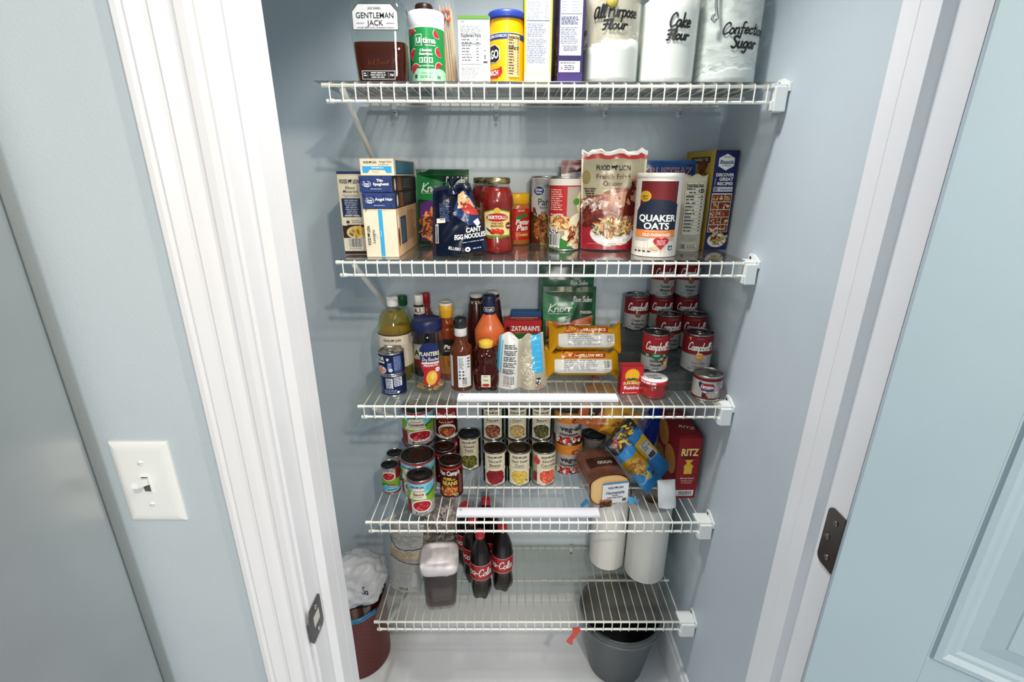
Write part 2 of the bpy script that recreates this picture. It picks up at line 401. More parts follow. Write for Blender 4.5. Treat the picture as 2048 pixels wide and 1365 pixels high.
# jamb lining with the stop
m = MB()
for x0, x1, xs0, xs1 in ((XL-.012, XL, XL, XL+.010), (XR, XR+.012, XR-.011, XR)):
    m.box(x0, x1, YF-.002, YJ+.002, 0, TOP, '#fff', 'trim_paint')
    ys = -.512
    P = [(0, 0), (1, .006), (1, .034), (1, .0345), (.95, .035), (.95, .0355), (1, .036), (1, YJ+.002-ys), (0, YJ+.002-ys)]
    left = x0 < .4
    vs = []
    for z in (0, TOP):
        for q, d in P:
            vs.append(((xs0+(xs1-xs0)*q) if left else (xs1-(xs1-xs0)*q), ys+d, z))
    n = len(P); m.add(vs, [[i, (i+1) % n, n+(i+1) % n, n+i] for i in range(n)], '#fff', 'trim_paint')
m.box(XL-.012, XR+.012, YF-.002, YJ+.002, TOP, TOP+.012, '#fff', 'trim_paint')
structure(m.build('trim_1'))
# left casing (colonial profile): across runs away from the opening
CP = [(0, 0), (0, .011), (.004, .014), (.012, .014), (.016, .010), (.020, .0095), (.026, .014), (.033, .016), (.036, .0135), (.040, .014), (.052, .019), (.056, .0165), (.059, .019), (.064, .019), (.067, .016), (.067, 0)]
molding('trim_2', lambda a, b, t: (XL-.004-a, YF-b, t), (0, TOP+.07), CP)
molding('trim_3', lambda a, b, t: (t, YF-b, TOP+.004+a), (XL-.07, XR+.07), CP)
molding('trim_4', lambda a, b, t: (XR+.030+a*.6, YF-b*.6, t), (0, TOP+.07), CP)

# door standing open, folded back against the wall
DW, DT, DH = .70, .035, 2.02
dr = bpy.data.objects.new('door_1', None); COL.objects.link(dr); structure(dr)
dr.location = (.7685, -.600, 0); dr.rotation_euler = (0, 0, math.radians(-37))
m = MB()
panels = [(.100, DW-.100, .24, .82), (.100, DW-.100, 1.098, 1.90)]
def ring(mb, R0, R1, o0, o1):
    (a0, a1, c0, c1), (b0, b1, d0, d1) = R0, R1
    A = [(a0, c0), (a1, c0), (a1, c1), (a0, c1)]; B = [(b0, d0), (b1, d0), (b1, d1), (b0, d1)]
    vs = [(x, -o0, z) for x, z in A]+[(x, -o1, z) for x, z in B]
    mb.add(vs, [[i, (i+1) % 4, 4+(i+1) % 4, 4+i] for i in range(4)], '#fff', 'door_paint')
xs = [0, .108, DW-.108, DW]
m.box(0, .100, 0, DT, .01, DH, '#fff', 'door_paint', .0005); m.box(DW-.100, DW, 0, DT, .01, DH, '#fff', 'door_paint', .0005)
for z0, z1 in ((.01, .24), (.82, 1.098), (1.90, DH)): m.box(.100, DW-.100, 0, DT, z0, z1, '#fff', 'door_paint')
m.build('slab', dr)
m = MB()
for p in panels:
    q = list(p); o = 0
    for ins, o1 in ((.002, -.0015), (.003, .0025), (.006, .003), (.005, -.002), (.004, -.0025), (.004, -.005), (.012, -.005), (.016, -.001), (.0015, .0)):
        r_ = [q[0]+ins, q[1]-ins, q[2]+ins, q[3]-ins]; ring(m, q, r_, o, o1); q, o = r_, o1
    m.add([(q[0], -o, q[2]), (q[1], -o, q[2]), (q[1], -o, q[3]), (q[0], -o, q[3])], [[0, 1, 2, 3]], '#fff', 'door_paint')
    m.box(p[0], p[1], .012, DT-.004, p[2], p[3], '#fff', 'door_paint')
m.build('panel', dr)
m = MB(); m.lathe([(0, 0), (.026, 0), (.026, .004), (.011, .008), (.011, .03), (.024, .036), (.028, .05), (.022, .062), (0, .066)], '#b8b4ac', 'metal', 24)
k = m.build('door_handle', dr); k.rotation_euler = (PI/2, 0, 0); k.location = (DW-.065, 0, .96)
# hinge leaf on the jamb
hg = thing('door_hinge', 'dark grey rounded hinge leaf screwed to the right white door jamb', 'hinge', (XR, -.553, 1.155))
m = MB(); P = [(.0, -.044), (.0, .044)]+[(.022+.010*math.cos(a), .034+.010*math.sin(a)) for a in [PI/2*(1-k/6) for k in range(7)]]+[(.022+.010*math.cos(a), -.034+.010*math.sin(a)) for a in [-PI/2*k/6 for k in range(7)]]
m.prism(P, 0, .002, '#6a6664', 'metal', lambda a, b, c: (-c, a, b)); m.build('leaf', hg)
for y, z in ((.014, .028), (.022, 0), (.014, -.028)):
    m = MB(); m.lathe([(0, 0), (.0042, 0), (.0042, .001), (.003, .0018), (0, .0012)], '#8a8683', 'metal', 12)
    o = m.build('screw', hg); o.rotation_euler = (0, -PI/2, 0); o.location = (-.002, y, z)
m = MB(); m.lathe([(0, -.046), (.004, -.046), (.0055, -.044), (.0055, .044), (.004, .046), (0, .046)], '#5c5957', 'metal', 14, at=(-.004, -.012, 0)); m.build('knuckle', hg)
# strike plate on the left jamb
sp = thing('strike_plate', 'grey metal latch strike plate on the left white door jamb', 'strike plate', (XL+.0002, -.547, 1.018))
m = MB()
O = [(-.018, -.016), (-.010, -.029), (.022, -.029), (.026, -.024), (.026, .024), (.022, .029), (-.010, .029), (-.018, .016)]
m.prism([(-.018, -.016), (-.010, -.029), (.022, -.029), (.026, -.024), (.026, -.010), (-.002, -.010)], 0, .0016, '#77757a', 'metal', lambda a, b, c: (c, a, b))
m.prism([(-.002, .010), (.026, .010), (.026, .024), (.022, .029), (-.010, .029), (-.018, .016)], 0, .0016, '#77757a', 'metal', lambda a, b, c: (c, a, b))
m.prism([(-.018, -.016), (-.002, -.010), (-.002, .010), (-.018, .016)], 0, .0016, '#77757a', 'metal', lambda a, b, c: (c, a, b))
m.prism([(.018, -.010), (.026, -.010), (.026, .010), (.018, .010)], 0, .0016, '#77757a', 'metal', lambda a, b, c: (c, a, b)); m.build('plate', sp)
m = MB(); m.box(.0002, .001, -.002, .018, -.010, .010, '#cfccc4', 'plastic'); m.build('latch_recess', sp)
for z in (-.02, .02):
    m = MB(); m.lathe([(0, 0), (.0036, 0), (.0036, .001), (0, .0016)], '#b9b7b5', 'metal', 10)
    o = m.build('screw', sp); o.rotation_euler = (0, PI/2, 0); o.location = (.0016, .008, z)
# light switch
sw = thing('light_switch', 'white toggle light switch plate on the grey wall left of the doorway', 'light switch', (-.0735, YF, 1.256))
m = MB(); q = [-.035, .035, -.057, .057]; vs = []
lev = [(0, 0), (0, .0025), (.002, .0042), (.006, .0054), (.010, .0058)]
rings = [[(q[0]+i, -o, q[2]+i), (q[1]-i, -o, q[2]+i), (q[1]-i, -o, q[3]-i), (q[0]+i, -o, q[3]-i)] for i, o in lev]
for r_ in rings: vs += r_
fs = [[j*4+i, j*4+(i+1) % 4, (j+1)*4+(i+1) % 4, (j+1)*4+i] for j in range(4) for i in range(4)]+[[16, 17, 18, 19]]
m.add(vs, fs, '#eef1f0', 'plastic'); m.build('cover_plate', sw)
m = MB()
for a in ((-.0058, -.0045, -.0125, .0125), (.0045, .0058, -.0125, .0125), (-.0045, .0045, -.0125, -.011), (-.0045, .0045, .011, .0125)): m.box(a[0], a[1], -.0075, -.0055, a[2], a[3], '#f4f6f5', 'plastic')
m.box(-.0045, .0045, -.0061, -.0055, -.011, .011, '#55534f', 'plastic'); m.build('switch_frame', sw)
m = MB(); m.prism([(0, -.001), (0, .0085), (.017, .0125), (.018, .006), (.010, .003)], -.0036, .0036, '#f6f8f7', 'plastic', lambda a, b, c: (c, -.006-a, b)); m.build('toggle', sw)
for z in (-.030, .030):
    m = MB(); m.lathe([(0, 0), (.0034, 0), (.0034, .0008), (.002, .0016), (0, .0018)], '#f2f4f3', 'plastic', 14); m.box(-.003, .003, -.0003, .0003, .0016, .0019, '#9a9c9b', 'plastic')
    o = m.build('screw', sw); o.rotation_euler = (PI/2, 0, .2); o.location = (0, -.0058, z)
# refrigerator at the left
fr = thing('refrigerator', 'brushed stainless steel refrigerator standing at the far left', 'refrigerator', (-.117, -.566, 0), math.radians(90))
m = MB(); m.box(-.90, -.001, .045, .62, .02, 1.78, '#6f7273', 'plastic', .004); m.build('cabinet', fr)
def roundfront(z0, z1):
    m = MB(); P = [(-.90, .042), (-.90, .004), (-.88, 0)]+[(-.014+.014*math.sin(k*PI/16), .014-.014*math.cos(k*PI/16)) for k in range(9)]+[(0, .042)]
    m.prism(P, z0, z1, '#aaa', 'steel'); return m
roundfront(.72, 1.78).build('upper_door', fr); roundfront(.06, .712).build('freezer_drawer', fr)
m = MB(); m.tube([(-.83, 0, .85), (-.83, -.045, .87), (-.83, -.045, 1.5), (-.83, 0, 1.52)], .011, '#9a9a9a', 'metal', 12); m.build('handle', fr)
m = MB(); m.tube([(-.82, 0, .66), (-.80, -.045, .66), (-.10, -.045, .66), (-.08, 0, .66)], .011, '#9a9a9a', 'metal', 12); m.build('drawer_handle', fr)

# ------------------------------------------------------------------ wire shelves
ZS = [1.786, 1.436, 1.0815, .733, .375]; XS = [.006, -.0075, .004, -.0115, -.0215]
XE = [.905, .905, .902, .897, .890]
ORD = ['topmost', 'second', 'middle', 'fourth', 'lowest']
WHAT = ['holding the flour jars', 'holding pasta boxes and oats', 'holding soup cans and sauce bottles', 'holding vegetable cans and bread', 'holding soda bottles and paper towels']
def shelf(k):
    z, x0, x1 = ZS[k], XS[k], XE[k]
    t = thing('wire_shelf', f'{ORD[k]} white vinyl coated wire shelf, {WHAT[k]}', 'shelf', (x0, 0, z), group='white wire shelves')
    L = x1-x0; R = .0032; r = .0014; D = .298
    m = MB(); n = int(L/.0254)
    for i in range(n+1):
        x = .0105+i*.0254
        if x > L: break
        m.tube([(x, D, r), (x, .004, r), (x, -.0035, r*.3), (x, -.0047, -.004), (x, -.0047, -.0335)], r, '#fff', 'wire_vinyl', 6)
    m.build('wire_grid', t)
    for nm, y, zz, a in (('front_rail', 0, -R, 0), ('lip_rail', 0, -.0315, .007), ('middle_rail', .152, -R+.0002, .004), ('rear_rail', D-.003, -R+.0002, .004)):
        m = MB(); m.tube([(a, y, zz), (L, y, zz)], R, '#fff', 'wire_vinyl', 10)
        o = m.build(nm, t)
        if y == 0:
            c = MB(); c.tube([(a-.005, y, zz), (a+.009, y, zz)], R+.0012, '#f4f4ee', 'plastic', 12); c.build('end_cap', o)
    # wall bracket at the right
    m = MB(); wx = WX-x0-.0005
    m.box(L-.012, wx-.004, -.012, .010, -.049, -.004, '#e9ecea', 'plastic', .0015)
    m.box(L-.018, wx-.004, -.006, .034, -.006, .0015, '#e9ecea', 'plastic', .001)
    m.box(L-.016, L-.008, -.011, .008, -.047, -.030, '#e4e7e5', 'plastic', .001)
    P = [(-.013, -.012), (-.013, .002), (.016, .014), (.034, .014), (.038, .010), (.038, -.004), (.010, -.012)]
    m.prism(P, wx-.004, wx, '#eceeec', 'plastic', lambda a, b, c: (c, a, b))
    br = m.build('wall_bracket', t)
    for y, zz in ((-.003, -.003), (.027, .005)):
        s_ = MB(); s_.lathe([(0, 0), (.0036, 0), (.0036, .0012), (.002, .0018), (0, .001)], '#5a5a58', 'metal', 12)
        o = s_.build('screw', br); o.rotation_euler = (0, -PI/2, 0); o.location = (wx-.004, y, zz)
    # rear wall clips
    for x in (.07, .33, .61, .80):
        m = MB(); m.box(x-.006, x+.006, D-.010, YB-.0003, -.013, .003, '#e6e8e4', 'plastic', .001); m.lathe([(0, 0), (.004, 0), (.003, .0015), (0, .001)], '#777', 'metal', 10, at=(x, D-.01, -.02))
        m.box(x-.005, x+.005, YB-.004, YB-.0003, -.028, .003, '#e6e8e4', 'plastic', .001); m.build('wall_clip', t)
    # diagonal brace
    if k < 5:
        bx = .034
        m = MB(); m.tube([(bx, .004, -.010), (bx, .02, -.022), (bx-.006, .27, -.178), (bx-.008, YB-.006, -.199)], .0062, '#e2e4de', 'plastic', 10)
        m.box(bx-.014, bx-.002, YB-.004, YB-.0004, -.222, -.188, '#e6e8e4', 'plastic', .001); m.build('brace', t)
    return t
for k in range(5): shelf(k)
for k, mt, x0, x1, y0 in ((0, 'liner', -.012, WX-.030, -.006), (1, 'liner', .000, WX-.030, -.003), (2, 'liner_faint', -.016, WX-.030, -.0035), (4, 'liner_faint', -.024, WX-.05, -.0045)):
    m = MB(); m.box(x0, x1, y0, .300, ZS[k]+.0031, ZS[k]+.0040, '#fff', mt)
    nm = ['topmost', 'second', 'middle', '', 'lowest'][k]
    tag(m.build('shelf_liner'), f'clear plastic liner sheet lying on the {nm} wire shelf', 'shelf liner', 'clear shelf liners')
# slim light bars lying along two front edges
for k, x0, x1 in ((2, .2415, .642), (3, .2265, .618)):
    t = thing('light_bar', ['', '', 'slim white bar light lying along the front of the middle shelf', 'slim white bar light lying along the front of the shelf above the soda'][k], 'light bar', (x0, .010, ZS[k]+.0042), group='slim white bar lights')
    L = x1-x0; m = MB(); m.box(0, L, 0, .032, 0, .0075, '#d2d4dc', 'plastic', .0012); m.build('base', t)
    m = MB(); m.box(.001, L-.001, .001, .031, .0075, .0095, '#dcdde6', 'plastic', .0008); m.build('cover', t)
    m = MB(); m.lathe([(.0045, .0095), (.0045, .0099), (.0035, .0099), (.0035, .0096)], '#8f93a0', 'plastic', 20, at=(.011, .020, 0))
    m.lathe([(.0022, .0095), (.0022, .0099), (.0012, .0099), (.0012, .0096)], '#8f93a0', 'plastic', 14, at=(.011, .020, 0)); m.build('touch_button', t)
# ------------------------------------------------------------------ package builders
from mathutils import noise
BZ = [ZS[0]+.0041, ZS[1]+.0041, ZS[2]+.0041, ZS[3]+.0030, ZS[4]+.0041]
K = '#1b1b1b'; W = '#f2f1ec'; CREAM = '#e9dfc6'; NAVY = '#1d2a57'
def carton(name, label, cat, loc, w, d, h, rz=0, col=W, front_=None, right=None, left=None, top=None, group=None, side=None, topcol=None, mat='paper', flap=None, ry=0):
    """loc = centre of the base"""
    m = MB(); m.box(-w/2, w/2, -d/2, d/2, 0, h, side or col, mat, .0007)
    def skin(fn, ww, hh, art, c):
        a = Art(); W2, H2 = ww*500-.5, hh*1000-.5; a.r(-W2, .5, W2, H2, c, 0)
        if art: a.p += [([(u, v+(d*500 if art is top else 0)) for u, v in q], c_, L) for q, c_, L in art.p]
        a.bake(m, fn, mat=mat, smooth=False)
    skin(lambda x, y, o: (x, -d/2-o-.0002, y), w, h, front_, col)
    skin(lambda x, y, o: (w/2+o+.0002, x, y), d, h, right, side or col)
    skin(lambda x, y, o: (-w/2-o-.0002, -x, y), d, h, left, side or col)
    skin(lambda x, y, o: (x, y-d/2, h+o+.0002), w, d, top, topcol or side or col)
    o = m.build(name)
    if flap:
        f = MB(); f.box(-w/2+.0005, w/2-.0005, -d/2-.001, d/2, h+.0006, h+.0016, flap, mat); f.box(-w/2+.0005, w/2-.0005, -d/2-.0012, -d/2-.0004, h-.004, h+.0016, flap, mat); f.build('top_flap', o)
    o.location = loc; o.rotation_euler = (0, ry, rz); return tag(o, label, cat, group)
def can(name, label, cat, loc, r, h, art, rz=0, group=None, metal='#b9b7b2', lid='#8f8d88', ring=False, base='#ddd', mat='paper', ribs=False, opened=False, lidmat='metal'):
    t = thing(name, label, cat, loc, rz, group); m = MB()
    m.lathe([(0, .001), (r-.003, .001), (r-.0012, 0), (r, .0008), (r, .003), (r-.0012, .0042), (r-.0012, h-.0042), (r, h-.003), (r, h-.0008), (r-.0012, h), (r-.0024, h-.0006), (r-.003, h-.0035)], metal, 'metal', 36)
    m.build('body', t)
    m = MB(); z = h-.0035; pr = [(r-.003, z), (r*.82, z-.0002), (r*.79, z+.0009), (r*.74, z+.0002), (r*.60, z+.0002), (r*.57, z+.0008), (r*.53, z+.0001), (0, z+.0001)]
    m.lathe(pr, lid, lidmat, 36)
    li = m.build('lid', t)
    if ring:
        m = MB(); m.tube([(.009*math.sin(a), -r*.25-.011*math.cos(a), z+.0022) for a in [2*PI*k/14 for k in range(15)]], .0012, '#c9c8c4', 'metal', 6); m.box(-.004, .004, -r*.2, r*.25, z+.0006, z+.002, '#c9c8c4', 'metal'); m.build('pull_ring', li)
    m = MB(); a = Art(); hh = (h-.0094)*1000; a.r(-PI*r*1000, 0, PI*r*1000, hh, base, 0); a.p += art.p
    a.bake(m, cyl(r-.0006, .0047), dx=r*1000*PI/16, mat=mat)
    m.build('label', t); return t
def bottle(name, label, cat, loc, prof, mat, parts, rz=0, group=None, sx=1, sy=1, seg=40, col='#fff', rfun=None, body='body', inner=None):
    """prof: (r,z) outer body; parts: list of (part name, fn(mb)); inner: (top z, material, colour)"""
    t = thing(name, label, cat, loc, rz, group); m = MB(); m.lathe(prof, col, mat, seg, sx=sx, sy=sy, rfun=rfun); m.build(body, t)
    if inner:
        zt, im, ic = inner; P = []
        for i, (r, z) in enumerate(prof):
            if z <= zt: P.append((max(r-.0016, 0), z+.0012 if z < .002 else z))
            else:
                (r0, z0) = prof[i-1]; q = (zt-z0)/(z-z0+1e-9); P.append((max(r0+(r-r0)*q-.0016, 0), zt)); break
        P.append((0, zt)); m = MB(); m.lathe(P, ic, im, seg, sx=sx, sy=sy, rfun=rfun); m.build('contents', t)
    for nm, fn in parts:
        m = MB(); fn(m); m.build(nm, t)
    return t
def wrap(art, R, z0, x0=None, x1=None, y1=None, base=None, mat='paper', sx=1, sy=1, dx=None):
    def fn(m):
        a = Art()
        if base: a.r(x0, 0, x1, y1, base, 0)
        a.p += art.p; a.bake(m, cyl(R, z0, sx=sx, sy=sy), dx=dx or R*1000*PI/16, mat=mat)
    return fn
def cap(prof, col, mat='plastic', ribs=0, seg=40):
    def fn(m): m.lathe(prof, col, mat, seg if not ribs else ribs*2, rfun=(lambda a, z: 1+.018*math.cos(ribs*a)) if ribs else None)
    return fn
def pouch(name, label, cat, loc, w, h, tb, tt, art, base, back=None, rz=0, rx=0, ry=0, crk=.002, mat='film', group=None, taper=0, lying=False, seed=0, top=None, sag=0, parts=(), nu=14, crease=0, pinch=0):
    """pillow or stand-up pouch: printed front, plain back. local base centre at origin, front to -Y"""
    def thick(v):
        t = tb+(tt-tb)*v; t *= min(1, max(0, (1-v)/.16))**.55
        if lying: t *= min(1, max(0, v/.16))**.55
        return t
    def pos(x, y, o, s=-1):
        u = max(-1, min(1, 2*x/w)); v = max(0, min(1, y/h)); e = (1-abs(u)**2.6)**.75 if abs(u) < 1 else 0
        if crease: e *= 1-crease*math.exp(-((u+.05)/.16)**2)
        n = noise.noise(Vector((x*38+seed*7.3, y*30+seed, s*3.1)))+.5*noise.noise(Vector((x*90+seed, y*80, s*5)))
        yy = s*(thick(v)/2*e+o)+n*crk*(.25+e)
        zz = y-sag*(u*u)*math.sin(PI*v)+pinch*(v-.5)*h*(2.2*max(0, abs(u)-.80)/.2-1.0*math.exp(-((abs(u)-.78)/.10)**2))
        if top and v > .9: zz += top(u)*(v-.9)*10
        return (x*(1+taper*(v-.5)), yy, zz)
    m = MB(); a = Art(); W2, H = w*500, h*1000; a.r(-W2, 0, W2, H, base, 0); a.p += art.p
    a.bake(m, lambda x, y, o: pos(x, y, o), dx=w*1000/nu, dy=h*1000/16, mat=mat, step=.00028)
    m.grid(lambda u, v: pos((u-.5)*w, v*h, 0, 1), nu, 16, back or base, mat)
    if not lying and tb > .004:
        k = [pos((i/nu-.5)*w, 0, 0, -1) for i in range(nu+1)]+[pos((i/nu-.5)*w, 0, 0, 1) for i in range(nu, -1, -1)]
        m.add([(x, y, z+.0002) for x, y, z in k], [list(range(len(k)))[::-1]], back or base, mat)
    o = m.build(name); o.location = loc; o.rotation_euler = (rx, ry, rz)
    for nm, fn in parts:
        q = MB(); fn(q, pos); q.build(nm, o)
    return tag(o, label, cat, group)
# ------------------------------------------------------------------ topmost shelf
z = BZ[0]
def sq(n): return lambda a, zz: 1/((abs(math.sin(a))**n+abs(math.cos(a))**n)**(1/n))
t = thing('whiskey_bottle', 'square shouldered glass bottle half full of amber whiskey at the left end', 'bottle', (.103, .092, z))
P = [(0, .004), (.046, .0), (.0505, .003), (.052, .02), (.0545, .07), (.0585, .118), (.059, .13), (.055, .150), (.030, .172), (.016, .185), (.0145, .20), (.0145, .245), (.016, .247), (.016, .255)]
m = MB(); m.lathe(P, '#fff', 'clear_glass', 48, sy=.62, rfun=sq(5)); m.build('glass', t)
P2 = [(0, .007), (.045, .004), (.048, .008), (.0515, .05), (.0535, .082), (0, .082)]
m = MB(); m.lathe(P2, '#4a1c08', 'whiskey', 48, sy=.60, rfun=sq(5)); m.build('whiskey', t)
m = MB(); a = Art()
a.poly([(-46, 0), (46, 0), (46, 32), (33, 46), (-33, 46), (-46, 32)], '#4a4b4d', 0); a.poly([(-44.5, 1.5), (44.5, 1.5), (44.5, 31.5), (32, 44.5), (-32, 44.5), (-44.5, 31.5)], '#d4d5d4', 1)
a.t('JACK DANIELS', 0, 36, 4, K, 3, 0, w=26); a.t('GENTLEMAN', 0, 21, 9.5, K, 3, 0, w=76); a.t('JACK', 0, 8.5, 9, K, 3, 0, w=31)
a.r(-38, 12, -22, 12.8, '#777', 3); a.r(22, 12, 38, 12.8, '#777', 3); a.t('DOUBLE MELLOWED TENNESSEE WHISKEY', 0, 3.5, 2.2, K, 3, 0, w=74)
a.bake(m, lambda x, y, o: (x, -.0378-o, .100+y), mat='paper'); m.build('label', t)
m = MB(); a = Art(); a.r(-34, 0, 34, 16, '#d8d8d8', 0); a.r(-33, 1, 33, 15, '#17120f', 1); a.lines(-18, 11, 34, 3, 4, '#d8d8d8', 3, al='c'); a.r(-22.5, 3, -22, 13, '#aaa', 3); a.r(20, 3, 20.5, 13, '#aaa', 3); a.t('750', 27, 6, 4, '#ddd', 3, 1); a.lines(-31, 10, 7, 2, 4, '#ddd', 3)
a.bake(m, lambda x, y, o: (x-.002, -.0355-o, .013+y), mat='paper'); m.build('base_label', t)
m = MB(); a = Art(); a.scr('Jack Daniel', 2, 40, 9, '#8a4a22', .7, w=46); a.bake(m, lambda x, y, o: (x-.004, -.0362-o, y), mat='gloss'); m.build('embossed_signature', t)
m = MB(); m.lathe([(0, .29), (.015, .29), (.0165, .288), (.0165, .25), (.0155, .249)], '#3b2a22', 'plastic', 32, rfun=lambda a, zz: 1); m.build('stopper', t)

a = Art(); R = 36.5
a.r(-PI*R, 0, PI*R, 103, '#1f8a45', 0); a.r(-PI*R, 0, PI*R, 20, '#a9dcb4', 1); a.e(-18, 20, 26, 5, '#a9dcb4', 1); a.e(24, 19, 26, 6, '#a9dcb4', 1)
for x, y, s, q in ((-27, 92, 10, .3), (27, 92, 10, 2.2), (-25, 52, 12, 1.2), (31, 58, 11, 2.0), (-23, 22, 13, .8), (29, 28, 10, .6)):
    a.e(x, y, s, s, '#e8f3df', 2, 14, q, (0, PI)); a.e(x, y, s*.9, s*.9, '#d8303a', 3, 14, q, (0, PI)); a.blobs(x-s*.35*math.sin(q), y+s*.35*math.cos(q), s*.3, s*.3, 4, ['#3b1210'], .8, 4, int(x))
a.r(-20, 68, -5.5, 90, W, 2); a.r(-18.8, 69.2, -6.7, 88.8, '#1f8a45', 3); a.t('Ul', -12.6, 73, 11, W, 4, 1, w=9.5); a.t('tima', 9, 73, 11, W, 4, 1, w=26); a.t('REPLENISHER', 11, 67.5, 2.6, W, 4, 0, w=22)
a.t('6 Essential', 1, 57, 5.2, W, 4, 1, w=24); a.t('Electrolytes', 1, 50, 5.2, W, 4, 1, w=27)
for k in range(3): a.r(-13+k*10, 35, -5+k*10, 46, '#cfe9d2', 2); a.lines(-11.5+k*10, 38, 5, 1, 3, '#2a7a45', 4); a.e(-9+k*10, 42.5, 1.8, 1.8, '#2a7a45', 4)
a.t('MIX WITH WATER', 1, 28, 2.6, W, 4, 1, w=30); a.t('Watermelon', 2, 14, 3, '#2e7d49', 4); a.t('90', 27, 5, 6, '#1d6a3a', 4, 1); a.r(-26, 6, -19, 13, '#2b4f7a', 4); a.lines(-12, 9, 26, 2, 3, '#3f8f5b', 4)
a.p = [([(u, v*.93) for u, v in q], c_, L) for q, c_, L in a.p]
bottle('supplement_canister', 'white capped canister with green watermelon label beside the whiskey', 'canister', (.199, .088, z), [(0, .001), (.034, 0), (.0365, .002), (.0365, .108), (.035, .110), (0, .110)], 'plastic',
       [('label', wrap(a, .0367, .010, mat='gloss')), ('cap', cap([(.0362, .106), (.0368, .108), (.0368, .133), (.035, .137), (.033, .1372), (.0325, .1362), (0, .1362)], '#f3f4f4', 'plastic', 0))], col='#f1f2f2', rz=.02)
bottle('spice_jar', 'spice jar with dark ribbed cap peeking over the green supplement canister', 'jar', (.176, .215, z), [(0, .001), (.018, 0), (.020, .003), (.020, .145), (.017, .155), (0, .155)], 'clear_glass',
       [('cap', cap([(.018, .153), (.0195, .154), (.0195, .186), (.018, .189), (0, .189)], '#3a2018', 'plastic', 22)), ('contents', cap([(0, .003), (.0185, .003), (.0185, .13), (0, .13)], '#7c7a48'))])
# clear packet of bamboo skewers
t = thing('skewer_packet', 'clear packet of thin wooden skewers standing behind the white supplement box', 'packet', (.246, .115, z), ry=math.radians(-4))
def sk(m):
    R_ = random.Random(3)
    for k in range(16): m.tube([(-.012+.0017*k, R_.uniform(-.006, .006), .004), (-.010+.0015*k+R_.uniform(-.002, .002), R_.uniform(-.006, .006), R_.uniform(.14, .165))], .0011, '#cfae84', 'paper', 5)
m = MB(); sk(m); m.build('skewers', t)
m = MB()
R_ = random.Random(4)
for k in range(14): m.lathe([(0, -.005), (.005, 0), (0, .005)], R_.choice(['#a8321f', '#7a1f18', '#c24a30']), 'paper', 8, at=(R_.uniform(-.014, .010), R_.uniform(-.005, .005), R_.uniform(.125, .150)))
m.build('red_tips', t)
m = MB()
for s in (-1, 1): m.grid(lambda u, v: ((u-.5)*.042, s*(.008*(1-abs(2*u-1)**3)*min(1, (1-v)*8+.1))+.0012*noise.noise(Vector((u*9, v*14, s))), v*.21), 8, 16, '#fff', 'clear_film')
m.build('film', t)
m = MB(); a = Art(); a.r(-15, 0, 16, 12, '#d8d4c8', 0); a.bars(-9, 2, 16, 7, 1); a.bake(m, lambda x, y, o: (x+.004, -.0095-o, y+.004), mat='paper'); m.build('label', t)

a = Art(); a.t('Supplement Facts', -6, 90, 5, '#222', 4, 1, w=40); a.r(-27, 41, 14, 88, '#666', 1); a.r(-26.5, 41.5, 13.5, 87.5, '#ecefee', 2)
for k in range(8): a.r(-26.5, 46+k*5.2, 13.5, 46.35+k*5.2, '#444', 3); a.lines(-25, 48+k*5.2, 22, 1, 3, '#555', 4); a.lines(4, 48+k*5.2, 7, 1, 3, '#666', 4)
a.r(-26.5, 77, 13.5, 78, '#333', 3)
a.lines(-27, 116, 14, 1, 3, '#888', 3); a.lines(-27, 109, 50, 6, 2.9, '#999', 3); a.lines(-27, 35, 38, 9, 3, '#aaa', 3); a.e(22, 68, 2.6, 2.6, '#666', 3); a.e(22, 68, 2, 2, '#ecefee', 4); a.e(22, 55, 2.6, 4, '#888', 3); a.r(18, 44, 27, 46.5, '#333', 3)
a.r(16, 11, 29, 25, '#dfe3e1', 2)
carton('supplement_box', 'slim white supplement facts box with green top between canisters', 'box', (.299, .082, z), .064, .05, .125, 0, '#eceeed', a, topcol='#5f8f3a', side='#e4e6e5', flap='#5c8d35')

a = Art(); R = 36; a.r(-PI*R, 0, PI*R, 122, '#f2b315', 0); a.r(-PI*R, 0, PI*R, 8, '#223a86', 1); a.r(-PI*R, 84, PI*R, 95, '#223a86', 1); a.r(-PI*R, 94.4, PI*R, 95.2, '#f0e6c8', 2)
a.t('CORN STARCH', -22, 87.5, 4.6, '#e9e6d8', 3, 1, w=44)
a.poly([(-52, 46), (-22, 42), (-14, 48), (-14, 68), (-24, 76), (-52, 74)], '#e9e2c9', 2); a.poly([(-52, 47.5), (-22.5, 43.5), (-15.5, 49), (-15.5, 67), (-24.5, 74.5), (-52, 72.5)], '#20232b', 3)
a.t('ARGO', -36, 51, 15, W, 4, 1, w=39)
a.poly([(-44, 16), (-20, 14), (-8, 24), (-10, 36), (-18, 32), (-44, 30)], '#b3312c', 2); a.t('STARCH', -34, 20, 9, W, 4, 1, w=34); a.e(-13, 18, 1.3, 1.3, '#b3312c', 3)
a.facts(3, 16, 26, 76, 2, '#e7c48d'); a.t('Calories 30', 15, 66, 4.5, K, 5, 1, w=22); a.r(-2.6, 0, -2, 84, '#f4d98a', 2); a.lines(6, 12, 20, 1, 2.5, '#8a3a20', 3); a.t('1 LB', -28, 2, 3.6, W, 3, 1)
bottle('starch_canister', 'yellow corn starch canister with dark blue lid', 'canister', (.3645, .087, z), [(0, .001), (.035, 0), (.036, .002), (.036, .124), (.034, .126), (0, .126)], 'plastic',
       [('label', wrap(a, .0362, .0015, mat='gloss')), ('lid', cap([(.0365, .122), (.0385, .123), (.0388, .126), (.0388, .133), (.037, .137), (.034, .1375), (.032, .136), (0, .136)], '#263a8c', 'plastic', 0, 48))], col='#eeb21a')

